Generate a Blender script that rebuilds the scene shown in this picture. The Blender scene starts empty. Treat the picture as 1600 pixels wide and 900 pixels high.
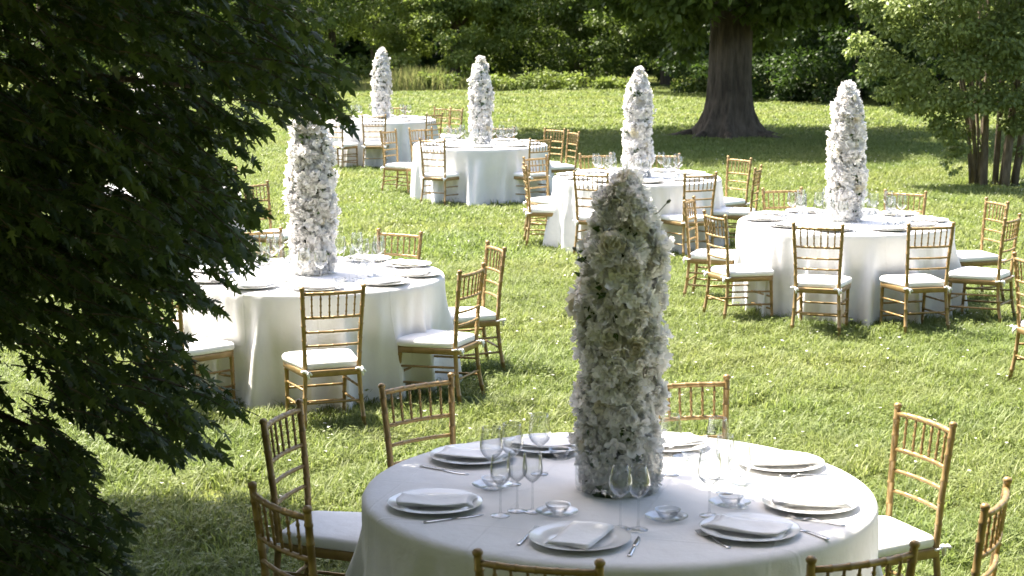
import bpy, math, random
import numpy as np
from mathutils import Vector, Matrix

random.seed(7)
rng = np.random.default_rng(7)
PI = math.pi
S = bpy.context.scene
C = S.collection

# ------------------------------------------------------------------ camera, sky, sun, exposure
F, PITCH, CAM_H = 2800.0, 0.152, 2.497
cam_data = bpy.data.cameras.new('camera')
cam_data.sensor_width = 36.0
cam_data.lens = F / 1600 * 36
cam_data.clip_start, cam_data.clip_end = 0.1, 3000
cam_data.dof.use_dof = True
cam_data.dof.focus_distance = 10.0
cam_data.dof.aperture_fstop = 7.0
cam = bpy.data.objects.new('camera', cam_data)
C.objects.link(cam)
cam.location = (0, 0, CAM_H)
cam.rotation_euler = (PI / 2 - PITCH, 0, 0)
S.camera = cam

SUN_EL = math.radians(62)
SUN_DIR = Vector((-0.80, 0.60, 0)).normalized() * math.cos(SUN_EL) + Vector((0, 0, math.sin(SUN_EL)))   # towards the sun
W = bpy.data.worlds.new('World')
S.world = W
W.use_nodes = True
wn = W.node_tree
sky = wn.nodes.new('ShaderNodeTexSky')
sky.sky_type = 'NISHITA'
sky.sun_disc = False
sky.sun_elevation = SUN_EL
sky.sun_rotation = math.atan2(SUN_DIR.x, SUN_DIR.y)
sky.air_density, sky.dust_density, sky.ozone_density = 0.8, 3.0, 0.4
wb = wn.nodes.new('ShaderNodeMix')          # the camera's warm white balance
wb.data_type, wb.blend_type = 'RGBA', 'MULTIPLY'
wb.inputs[0].default_value = 1
wb.inputs[7].default_value = (1.0, .965, .935, 1)
wn.links.new(sky.outputs[0], wb.inputs[6])
wn.links.new(wb.outputs[2], wn.nodes['Background'].inputs[0])
wn.nodes['Background'].inputs[1].default_value = 0.112
sd = bpy.data.lights.new('sun', 'SUN')
sd.energy, sd.angle, sd.color = 4.15, math.radians(0.55), (1.0, 0.925, 0.80)
sun = bpy.data.objects.new('sun', sd)
C.objects.link(sun)
sun.rotation_euler = (-SUN_DIR).to_track_quat('-Z', 'Y').to_euler()
vs = S.view_settings
vs.view_transform, vs.look, vs.gamma, vs.use_curve_mapping = 'Standard', 'None', 1.0, False
vs.exposure = 2.42
S.render.engine = 'CYCLES'
S.cycles.max_bounces = 10
S.cycles.transparent_max_bounces = 24
S.cycles.diffuse_bounces = 4
S.cycles.sample_clamp_indirect = 6

CP, SP = math.cos(PITCH), math.sin(PITCH)


def at(px, py, z=0.0):
    """ground-plane point (at height z) seen at a photograph position"""
    u, v = (px - 800) / F, (py - 450) / F
    d = Vector((u, CP - v * SP, -SP - v * CP))
    t = (z - CAM_H) / d.z
    return Vector((d.x * t, d.y * t, z))


def at_depth(px, py, y):
    u, v = (px - 800) / F, (py - 450) / F
    d = Vector((u, CP - v * SP, -SP - v * CP))
    t = y / d.y
    return Vector((d.x * t, y, CAM_H + d.z * t))


# ------------------------------------------------------------------ materials
def new_mat(name):
    m = bpy.data.materials.new(name)
    m.use_nodes = True
    nt = m.node_tree
    for n in list(nt.nodes):
        nt.nodes.remove(n)
    out = nt.nodes.new('ShaderNodeOutputMaterial')
    return m, nt, out


def nd(nt, typ, **kw):
    n = nt.nodes.new(typ)
    for k, v in kw.items():
        if k in n.inputs:
            n.inputs[k].default_value = v
        else:
            setattr(n, k, v)
    return n


def noise_color(nt, c1, c2, scale, detail=4, coord='Object', rough=.6):
    tc = nd(nt, 'ShaderNodeTexCoord')
    n = nd(nt, 'ShaderNodeTexNoise', Scale=scale, Detail=detail, Roughness=rough)
    nt.links.new(tc.outputs[coord], n.inputs['Vector'])
    r = nd(nt, 'ShaderNodeValToRGB')
    r.color_ramp.elements[0].position, r.color_ramp.elements[1].position = .32, .68
    r.color_ramp.elements[0].color = (*c1, 1)
    r.color_ramp.elements[1].color = (*c2, 1)
    nt.links.new(n.outputs['Fac'], r.inputs['Fac'])
    return tc, n, r


def surf_mat(name, c1, c2, scale, rough=.5, metal=0., bump=0., bscale=None, bdist=.01, spec=.5, coat=0., sheen=0.):
    m, nt, out = new_mat(name)
    tc, n, r = noise_color(nt, c1, c2, scale)
    p = nd(nt, 'ShaderNodeBsdfPrincipled', Roughness=rough, Metallic=metal)
    p.inputs['Specular IOR Level'].default_value = spec
    p.inputs['Coat Weight'].default_value = coat
    p.inputs['Sheen Weight'].default_value = sheen
    nt.links.new(r.outputs[0], p.inputs['Base Color'])
    if bump:
        b = nd(nt, 'ShaderNodeBump', Strength=bump, Distance=bdist)
        n2 = nd(nt, 'ShaderNodeTexNoise', Scale=bscale or scale, Detail=5)
        nt.links.new(tc.outputs['Object'], n2.inputs['Vector'])
        nt.links.new(n2.outputs['Fac'], b.inputs['Height'])
        nt.links.new(b.outputs[0], p.inputs['Normal'])
    nt.links.new(p.outputs[0], out.inputs[0])
    return m


def bark_mat(name, c1, c2, scale, bdist):
    m, nt, out = new_mat(name)
    tc = nd(nt, 'ShaderNodeTexCoord')
    mp = nd(nt, 'ShaderNodeMapping')
    mp.inputs['Scale'].default_value = (1, 1, .16)
    nt.links.new(tc.outputs['Object'], mp.inputs[0])
    n1 = nd(nt, 'ShaderNodeTexNoise', Scale=scale, Detail=7, Roughness=.65)
    nt.links.new(mp.outputs[0], n1.inputs['Vector'])
    n2 = nd(nt, 'ShaderNodeTexNoise', Scale=1.3, Detail=3)
    nt.links.new(tc.outputs['Object'], n2.inputs['Vector'])
    ad = nd(nt, 'ShaderNodeMath', operation='MULTIPLY_ADD')
    ad.inputs[1].default_value = .6
    nt.links.new(n2.outputs['Fac'], ad.inputs[0])
    sb = nd(nt, 'ShaderNodeMath', operation='SUBTRACT')
    sb.inputs[1].default_value = .3
    nt.links.new(n1.outputs['Fac'], sb.inputs[0])
    nt.links.new(sb.outputs[0], ad.inputs[2])
    r = nd(nt, 'ShaderNodeValToRGB')
    r.color_ramp.elements[0].position, r.color_ramp.elements[1].position = .3, .68
    r.color_ramp.elements[0].color, r.color_ramp.elements[1].color = (*c1, 1), (*c2, 1)
    nt.links.new(ad.outputs[0], r.inputs[0])
    b = nd(nt, 'ShaderNodeBump', Strength=1., Distance=bdist)
    nt.links.new(n1.outputs['Fac'], b.inputs['Height'])
    p = nd(nt, 'ShaderNodeBsdfPrincipled', Roughness=.95)
    p.inputs['Specular IOR Level'].default_value = .15
    nt.links.new(r.outputs[0], p.inputs['Base Color'])
    nt.links.new(b.outputs[0], p.inputs['Normal'])
    nt.links.new(p.outputs[0], out.inputs[0])
    return m


def leaf_mat(name, dark, light, trans, tfac=.4, rough=.5, spec=.35, attr='tint'):
    """leaf: reflecting side + light passing through; per-leaf tint from the mesh"""
    m, nt, out = new_mat(name)
    a = nd(nt, 'ShaderNodeAttribute', attribute_name=attr)
    mix = nd(nt, 'ShaderNodeMix', data_type='RGBA')
    mix.inputs[6].default_value, mix.inputs[7].default_value = (*dark, 1), (*light, 1)
    nt.links.new(a.outputs['Fac'], mix.inputs[0])
    p = nd(nt, 'ShaderNodeBsdfPrincipled', Roughness=rough)
    p.inputs['Specular IOR Level'].default_value = spec
    nt.links.new(mix.outputs[2], p.inputs['Base Color'])
    mt = nd(nt, 'ShaderNodeMix', data_type='RGBA', blend_type='MULTIPLY')
    mt.inputs[0].default_value = 1
    g = tuple(t / max(l, 1e-3) for t, l in zip(trans, light))
    mt.inputs[7].default_value = (*g, 1)
    nt.links.new(mix.outputs[2], mt.inputs[6])
    t = nd(nt, 'ShaderNodeBsdfTranslucent')
    nt.links.new(mt.outputs[2], t.inputs[0])
    ms = nd(nt, 'ShaderNodeMixShader')
    ms.inputs[0].default_value = tfac
    nt.links.new(p.outputs[0], ms.inputs[1])
    nt.links.new(t.outputs[0], ms.inputs[2])
    nt.links.new(ms.outputs[0], out.inputs[0])
    return m


def glass_mat(name, edge=.5, blend=4., clear=.955, rim=.38):
    m, nt, out = new_mat(name)
    lw = nd(nt, 'ShaderNodeLayerWeight', Blend=.5)
    pw = nd(nt, 'ShaderNodeMath', operation='POWER')
    pw.inputs[1].default_value = blend
    nt.links.new(lw.outputs['Facing'], pw.inputs[0])
    ad = nd(nt, 'ShaderNodeMath', operation='MULTIPLY_ADD')
    ad.inputs[1].default_value, ad.inputs[2].default_value = edge, .035
    nt.links.new(pw.outputs[0], ad.inputs[0])
    tr = nd(nt, 'ShaderNodeBsdfTransparent')
    cm = nd(nt, 'ShaderNodeMix', data_type='RGBA')
    cm.inputs[6].default_value, cm.inputs[7].default_value = (clear, clear + .006, clear + .008, 1), (rim, rim + .02, rim + .025, 1)
    p3 = nd(nt, 'ShaderNodeMath', operation='POWER')
    p3.inputs[1].default_value = blend * .8
    nt.links.new(lw.outputs['Facing'], p3.inputs[0])
    nt.links.new(p3.outputs[0], cm.inputs[0])
    nt.links.new(cm.outputs[2], tr.inputs[0])
    gl = nd(nt, 'ShaderNodeBsdfGlossy', Roughness=.03)
    gl.inputs[0].default_value = (.95, .96, .97, 1)
    ms = nd(nt, 'ShaderNodeMixShader')
    nt.links.new(ad.outputs[0], ms.inputs[0])
    nt.links.new(tr.outputs[0], ms.inputs[1])
    nt.links.new(gl.outputs[0], ms.inputs[2])
    nt.links.new(ms.outputs[0], out.inputs[0])
    return m


def cloth_mat(name, c1, c2, crease=True):
    m, nt, out = new_mat(name)
    tc, n, r = noise_color(nt, c1, c2, 3.0)
    p = nd(nt, 'ShaderNodeBsdfPrincipled', Roughness=.85)
    p.inputs['Specular IOR Level'].default_value = .2
    p.inputs['Sheen Weight'].default_value = .15
    nt.links.new(r.outputs[0], p.inputs['Base Color'])
    weave = nd(nt, 'ShaderNodeTexNoise', Scale=420., Detail=2)
    nt.links.new(tc.outputs['Object'], weave.inputs['Vector'])
    big = nd(nt, 'ShaderNodeTexNoise', Scale=7., Detail=4, Roughness=.55)
    nt.links.new(tc.outputs['Object'], big.inputs['Vector'])
    b1 = nd(nt, 'ShaderNodeBump', Strength=.25, Distance=.0015)
    b2 = nd(nt, 'ShaderNodeBump', Strength=.5, Distance=.02)
    nt.links.new(weave.outputs['Fac'], b1.inputs['Height'])
    nt.links.new(big.outputs['Fac'], b2.inputs['Height'])
    last = b2
    if crease:      # the pressed lines of the folded cloth
        sep = nd(nt, 'ShaderNodeSeparateXYZ')
        nt.links.new(tc.outputs['Object'], sep.inputs[0])
        prev = None
        for ax, per in ((0, .46), (1, .46)):
            mm = nd(nt, 'ShaderNodeMath', operation='PINGPONG')
            mm.inputs[1].default_value = per / 2
            ad = nd(nt, 'ShaderNodeMath', operation='ADD')
            ad.inputs[1].default_value = .11 + .05 * ax
            nt.links.new(sep.outputs[ax], ad.inputs[0])
            nt.links.new(ad.outputs[0], mm.inputs[0])
            mr = nd(nt, 'ShaderNodeMapRange')
            mr.inputs[1].default_value, mr.inputs[2].default_value = 0, .008
            mr.inputs[3].default_value, mr.inputs[4].default_value = 1, 0
            nt.links.new(mm.outputs[0], mr.inputs[0])
            if prev is None:
                prev = mr
            else:
                mx = nd(nt, 'ShaderNodeMath', operation='MAXIMUM')
                nt.links.new(prev.outputs[0], mx.inputs[0])
                nt.links.new(mr.outputs[0], mx.inputs[1])
                prev = mx
        b3 = nd(nt, 'ShaderNodeBump', Strength=.35, Distance=.004)
        nt.links.new(prev.outputs[0], b3.inputs['Height'])
        nt.links.new(b2.outputs[0], b3.inputs['Normal'])
        last = b3
    nt.links.new(last.outputs[0], b1.inputs['Normal'])
    nt.links.new(b1.outputs[0], p.inputs['Normal'])
    nt.links.new(p.outputs[0], out.inputs[0])
    return m


M = {}
M['gold'] = surf_mat('gold_painted_wood', (.215, .14, .052), (.31, .21, .086), 14, rough=.42, metal=.3, bump=.15, bscale=60, bdist=.001, coat=.12)
M['linen'] = cloth_mat('white_linen', (.66, .65, .64), (.72, .715, .71))
M['cushion'] = cloth_mat('white_cushion_cotton', (.78, .775, .765), (.83, .825, .82), crease=False)
M['napkin'] = cloth_mat('napkin_linen', (.78, .775, .77), (.83, .825, .82), crease=False)
M['china'] = surf_mat('white_china', (.78, .775, .76), (.81, .805, .79), 5, rough=.12, coat=.3)
M['steel'] = surf_mat('polished_steel', (.5, .5, .5), (.62, .62, .61), 30, rough=.22, metal=1.)
M['glass'] = glass_mat('clear_glass', .75, 2.6, .955)
M['dish_glass'] = glass_mat('dish_glass', .4, 1.8, .93, .72)
M['vase_glass'] = glass_mat('vase_glass', .3, 5., .985, .75)
M['petal'] = leaf_mat('white_petal', (.85, .835, .82), (.91, .90, .89), (.91, .89, .88), tfac=.33, rough=.7, spec=.15)
M['petal_cream'] = leaf_mat('cream_petal', (.72, .66, .50), (.84, .82, .74), (.84, .80, .70), tfac=.3, rough=.7, spec=.15)
M['sprig'] = leaf_mat('dark_sprig_leaf', (.025, .05, .012), (.07, .12, .03), (.1, .17, .03), tfac=.3)
M['stem'] = surf_mat('green_stem', (.07, .085, .05), (.15, .165, .11), 20, rough=.6)
M['maple_leaf'] = leaf_mat('maple_leaf', (.034, .058, .015), (.085, .12, .03), (.11, .155, .035), tfac=.4, rough=.5, spec=.25)
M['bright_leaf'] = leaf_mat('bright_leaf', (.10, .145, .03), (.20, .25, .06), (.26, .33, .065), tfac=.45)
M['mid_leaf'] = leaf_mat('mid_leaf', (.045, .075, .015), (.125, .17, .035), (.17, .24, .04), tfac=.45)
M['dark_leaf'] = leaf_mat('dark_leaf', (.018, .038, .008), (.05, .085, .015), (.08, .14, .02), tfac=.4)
M['shrub_leaf'] = leaf_mat('shrub_leaf', (.135, .18, .06), (.25, .30, .105), (.31, .38, .115), tfac=.48, rough=.45, spec=.4)
M['bark'] = bark_mat('brown_bark', (.046, .037, .026), (.135, .108, .077), 13, .05)
M['pale_bark'] = bark_mat('pale_stem_bark', (.10, .078, .052), (.25, .205, .15), 30, .012)
M['grass'] = leaf_mat('grass_blade', (.10, .138, .034), (.27, .305, .11), (.32, .375, .11), tfac=.45, rough=.5, spec=.3)
def vary_over_ground(m):
    nt = m.node_tree
    mix = [n for n in nt.nodes if n.type == 'MIX' and n.blend_type == 'MIX'][0]
    geo = nd(nt, 'ShaderNodeNewGeometry')
    n1 = nd(nt, 'ShaderNodeTexNoise', Scale=.45, Detail=5, Roughness=.6)
    nt.links.new(geo.outputs['Position'], n1.inputs['Vector'])
    r = nd(nt, 'ShaderNodeValToRGB')
    r.color_ramp.elements[0].position, r.color_ramp.elements[1].position = .36, .66
    r.color_ramp.elements[0].color, r.color_ramp.elements[1].color = (.86, .94, .84, 1), (1.12, 1.06, 1.06, 1)
    nt.links.new(n1.outputs['Fac'], r.inputs[0])
    mu = nd(nt, 'ShaderNodeMix', data_type='RGBA', blend_type='MULTIPLY')
    mu.inputs[0].default_value = 1
    targets = [l.to_socket for l in nt.links if l.from_node == mix]
    nt.links.new(mix.outputs[2], mu.inputs[6])
    nt.links.new(r.outputs[0], mu.inputs[7])
    for t in targets:
        nt.links.new(mu.outputs[2], t)


vary_over_ground(M['grass'])
M['reed'] = leaf_mat('tall_grass_blade', (.13, .17, .045), (.32, .28, .13), (.34, .32, .14), tfac=.45)
M['table_wood'] = surf_mat('plywood_table', (.28, .2, .12), (.36, .27, .17), 6, rough=.6)
M['clover'] = leaf_mat('clover_blossom', (.7, .69, .62), (.82, .82, .78), (.8, .8, .7), tfac=.3)


def ground_mat():
    m, nt, out = new_mat('lawn_soil')
    tc, n, r = noise_color(nt, (.075, .09, .022), (.15, .165, .05), 1.1, detail=8)
    n2 = nd(nt, 'ShaderNodeTexNoise', Scale=38., Detail=6)
    nt.links.new(tc.outputs['Object'], n2.inputs['Vector'])
    r2 = nd(nt, 'ShaderNodeValToRGB')
    r2.color_ramp.elements[0].position, r2.color_ramp.elements[1].position = .35, .65
    r2.color_ramp.elements[0].color, r2.color_ramp.elements[1].color = (.6, .6, .55, 1), (1.25, 1.25, 1.1, 1)
    nt.links.new(n2.outputs['Fac'], r2.inputs['Fac'])
    mx = nd(nt, 'ShaderNodeMix', data_type='RGBA', blend_type='MULTIPLY')
    mx.inputs[0].default_value = 1
    nt.links.new(r.outputs[0], mx.inputs[6])
    nt.links.new(r2.outputs[0], mx.inputs[7])
    p = nd(nt, 'ShaderNodeBsdfPrincipled', Roughness=.95)
    p.inputs['Specular IOR Level'].default_value = .1
    nt.links.new(mx.outputs[2], p.inputs['Base Color'])
    nt.links.new(p.outputs[0], out.inputs[0])
    return m


M['ground'] = ground_mat()


# ------------------------------------------------------------------ mesh helpers
class MB:
    """collects vertices and faces for one mesh"""

    def __init__(s):
        s.v, s.f = [], []

    def add(s, vs, fs):
        k = len(s.v)
        s.v += [tuple(v) for v in vs]
        s.f += [tuple(i + k for i in f) for f in fs]
        return s

    def tube(s, pts, rad, n=8, cap=True):
        pts = [Vector(p) for p in pts]
        if not hasattr(rad, '__len__'):
            rad = [rad] * len(pts)
        vs, fs = [], []
        up = None
        for i, p in enumerate(pts):
            d = (pts[min(i + 1, len(pts) - 1)] - pts[max(i - 1, 0)]).normalized()
            if up is None:
                up = d.orthogonal().normalized()
            up = (up - d * up.dot(d)).normalized()
            q = d.cross(up)
            for k in range(n):
                a = 2 * PI * k / n
                vs.append(p + (up * math.cos(a) + q * math.sin(a)) * rad[i])
        for i in range(len(pts) - 1):
            for k in range(n):
                a, b = i * n + k, i * n + (k + 1) % n
                fs.append((a, b, b + n, a + n))
        if cap:
            fs.append(tuple(range(n - 1, -1, -1)))
            fs.append(tuple((len(pts) - 1) * n + k for k in range(n)))
        return s.add(vs, fs)

    def lathe(s, prof, n=32, c=(0, 0, 0), close=False):
        vs, fs = [], []
        for r, z in prof:
            for k in range(n):
                a = 2 * PI * k / n
                vs.append((c[0] + r * math.cos(a), c[1] + r * math.sin(a), c[2] + z))
        m = len(prof)
        for i in range(m - 1 + (1 if close else 0)):
            j = (i + 1) % m
            for k in range(n):
                fs.append((i * n + k, i * n + (k + 1) % n, j * n + (k + 1) % n, j * n + k))
        return s.add(vs, fs)

    def mesh(s, name, mat, smooth=True):
        me = bpy.data.meshes.new(name)
        me.from_pydata(s.v, [], s.f)
        me.materials.append(mat)
        if smooth:
            me.polygons.foreach_set('use_smooth', [True] * len(me.polygons))
        me.update()
        return me


def np_mesh(name, verts, faces, mat, tint=None, smooth=False):
    """verts (n,3), faces (m,k) arrays -> mesh; tint is a per-face float"""
    me = bpy.data.meshes.new(name)
    verts = np.ascontiguousarray(verts, dtype=np.float32)
    faces = np.ascontiguousarray(faces, dtype=np.int32)
    m, k = faces.shape
    me.vertices.add(len(verts))
    me.vertices.foreach_set('co', verts.ravel())
    me.loops.add(m * k)
    me.loops.foreach_set('vertex_index', faces.ravel())
    me.polygons.add(m)
    me.polygons.foreach_set('loop_start', np.arange(0, m * k, k, dtype=np.int32))
    if smooth:
        me.polygons.foreach_set('use_smooth', np.ones(m, dtype=bool))
    me.materials.append(mat)
    if tint is not None:
        a = me.attributes.new('tint', 'FLOAT', 'FACE')
        a.data.foreach_set('value', np.ascontiguousarray(tint, dtype=np.float32))
    me.update(calc_edges=True)
    return me


def link(name, me, parent=None, loc=None):
    o = bpy.data.objects.new(name, me)
    C.objects.link(o)
    if parent:
        o.parent = parent
    if loc is not None:
        o.location = loc
    return o


def tag(o, label=None, cat=None, group=None, kind=None):
    for k, v in (('label', label), ('category', cat), ('group', group), ('kind', kind)):
        if v:
            o[k] = v
    return o


def empty(name, loc, rz=0):
    o = bpy.data.objects.new(name, None)
    o.empty_display_size = .1
    C.objects.link(o)
    o.location = loc
    o.rotation_euler = (0, 0, rz)
    return o


def copy_tree(o, kids, parent=None):
    c = o.copy()
    C.objects.link(c)
    if parent:
        c.parent = parent
    for ch in kids.get(o.name, []):
        copy_tree(ch, kids, c)
    return c


def kids_of(root):
    d = {}

    def walk(o):
        d[o.name] = list(o.children)
        for c in o.children:
            walk(c)
    walk(root)
    return d


def rot_frames(axis, normal):
    """(n,3) axes and approximate normals -> orthonormal x (side), y (axis), z (normal)"""
    y = axis / np.linalg.norm(axis, axis=1, keepdims=True)
    x = np.cross(y, normal)
    x /= np.linalg.norm(x, axis=1, keepdims=True) + 1e-9
    z = np.cross(x, y)
    return x, y, z


def scatter(tv, tf, pos, axis, normal, size):
    """copies of template (tv verts, tf faces) at frames -> verts, faces"""
    x, y, z = rot_frames(axis, normal)
    n, k = len(pos), len(tv)
    v = pos[:, None, :] + size[:, None, None] * (tv[None, :, 0, None] * x[:, None, :] + tv[None, :, 1, None] * y[:, None, :] + tv[None, :, 2, None] * z[:, None, :])
    f = tf[None, :, :] + (np.arange(n) * k)[:, None, None]
    return v.reshape(-1, 3), f.reshape(-1, tf.shape[1])


# ------------------------------------------------------------------ ground
gb = MB()
gn = 60
for i in range(gn + 1):
    for j in range(gn + 1):
        gb.v.append((-400 + 800 * i / gn, -100 + 800 * j / gn, 0))
for i in range(gn):
    for j in range(gn):
        a = i * (gn + 1) + j
        gb.f.append((a, a + gn + 1, a + gn + 2, a + 1))
tag(link('lawn', gb.mesh('lawn', M['ground'])), 'sunlit green lawn running back to the tree line', 'lawn', kind='structure')


# ------------------------------------------------------------------ tables
TABLES = {  # x, y of the centre and how the table reads in the photograph
    1: (.390, 6.42, 'the big shaded table'),
    2: (-1.335, 11.95, 'the sunlit table beside the maple branches'),
    3: (2.815, 15.05, 'the table near the multi-stemmed shrub'),
    4: (1.342, 19.2, 'the middle table before the thick trunk'),
    5: (-.425, 24.1, 'the table second from the back'),
    6: (-2.165, 29.8, 'the farthest table'),
    7: (-3.55, 17.4, 'the table hidden by maple leaves'),
}
TOP = .765


def table_mesh_parts():
    t = MB().lathe([(0, .725), (.885, .725), (.885, .755), (0, .755)], 48)
    l = MB().tube([(0, 0, 0), (0, 0, .725)], .018, 8)
    return t.mesh('tabletop', M['table_wood'], False), l.mesh('table_leg', M['table_wood'])


def cloth_mesh(seed):
    r_ = random.Random(seed)
    N = 360
    nf = r_.randint(18, 23)
    rp = [r_.uniform(0, 6.28) for _ in range(4)]
    folds = []
    for k in range(nf):
        c = 2 * PI * (k + r_.uniform(-.32, .32)) / nf
        folds.append((c, r_.uniform(.03, .085), r_.uniform(.5, 1.7), r_.uniform(-.07, .07), r_.uniform(-.05, .18)))
    b = MB()
    prof = [(0, TOP), (.2, TOP), (.4, TOP), (.6, TOP), (.76, TOP), (.83, TOP), (.865, TOP), (.885, TOP - .003), (.897, TOP - .011), (.904, TOP - .024)]
    rings = []
    for r, z in prof:
        rings.append([(r, z)] * N)
    nz = 22
    for i in range(1, nz + 1):
        t = i / nz
        ring = []
        for k in range(N):
            a = 2 * PI * k / N
            f = 0
            for c, w, h, tw, t0 in folds:
                tt = max(0, (t - t0) / (1 - t0))
                d = (a - c - tw * t + PI) % (2 * PI) - PI
                ww = w * (.75 + .5 * tt)
                f += h * math.exp(-(d / ww) ** 2) * tt ** .75
            rip = .5 * math.sin(29 * a + rp[0] + 1.2 * t) + .5 * math.sin(43 * a + rp[1] - .8 * t) + .4 * math.sin(17 * a + rp[2])
            rip *= .55 + .45 * math.sin(5 * a + rp[3])
            rad = .904 + .022 * t + .125 * (f - .5 * t) * min(1, t * 2.2) + .017 * rip * min(1, t * 5 + .1)
            z = TOP - .024 - (TOP - .034) * t + (.012 * math.sin(3 * a + seed) * t * t * (.5 + .5 * math.sin(7 * a)) if t > .8 else 0)
            ring.append((rad, max(z, .006)))
        rings.append(ring)
    for ring in rings:
        for k, (r, z) in enumerate(ring):
            a = 2 * PI * k / N
            b.v.append((r * math.cos(a), r * math.sin(a), z))
    for i in range(len(rings) - 1):
        for k in range(N):
            k2 = (k + 1) % N
            b.f.append((i * N + k, i * N + k2, (i + 1) * N + k2, (i + 1) * N + k))
    return b.mesh('tablecloth', M['linen'])


top_me, leg_me = table_mesh_parts()
for i, (x, y, ph) in TABLES.items():
    t = tag(empty('round_table', (x, y, 0)), 'round banquet table under the white cloth, ' + ph, 'table', 'round banquet tables')
    link('tabletop', top_me, t)
    for k in range(4):
        a = PI / 4 + PI / 2 * k
        link('leg', leg_me, t, (.55 * math.cos(a), .55 * math.sin(a), 0))
    c = link('tablecloth', cloth_mesh(i * 11 + 3), None, (x, y, 0))
    if i == 2:
        t.scale = c.scale = (.975, .975, 1)
    if i == 1:      # the near table is a size larger
        t.scale = c.scale = (1.042, 1.042, 1)
    c.rotation_euler.z = i * 1.3
    tag(c, 'white floor-length linen cloth draped over ' + ph, 'tablecloth', 'white round tablecloths')


# ------------------------------------------------------------------ chair
def knob_path(pts, nodes, r, ring=.0022, taper=None, sub=30):
    """points and radii along a polyline with raised bamboo rings at the given fractions"""
    pts = [Vector(p) for p in pts]
    seg = [(pts[i + 1] - pts[i]).length for i in range(len(pts) - 1)]
    L = sum(seg)

    def pos(t):
        d = t * L
        for i, s in enumerate(seg):
            if d <= s or i == len(seg) - 1:
                return pts[i].lerp(pts[i + 1], min(1, d / s))
            d -= s
    ts = {0., 1.}
    acc = 0
    for s in seg[:-1]:
        acc += s
        ts.add(acc / L)
    e = .006 / L
    for n in nodes:
        ts |= {n - 1.1 * e, n - .55 * e, n, n + .55 * e, n + 1.1 * e}
    ts = sorted(t for t in ts if 0 <= t <= 1)
    P, R = [], []
    for t in ts:
        k = min([abs(t - n) for n in nodes] or [1])
        rr = (r if taper is None else r + (taper - r) * t) + (ring if k < .8 * e else 0)
        P.append(pos(t))
        R.append(rr)
    return P, R


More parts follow.
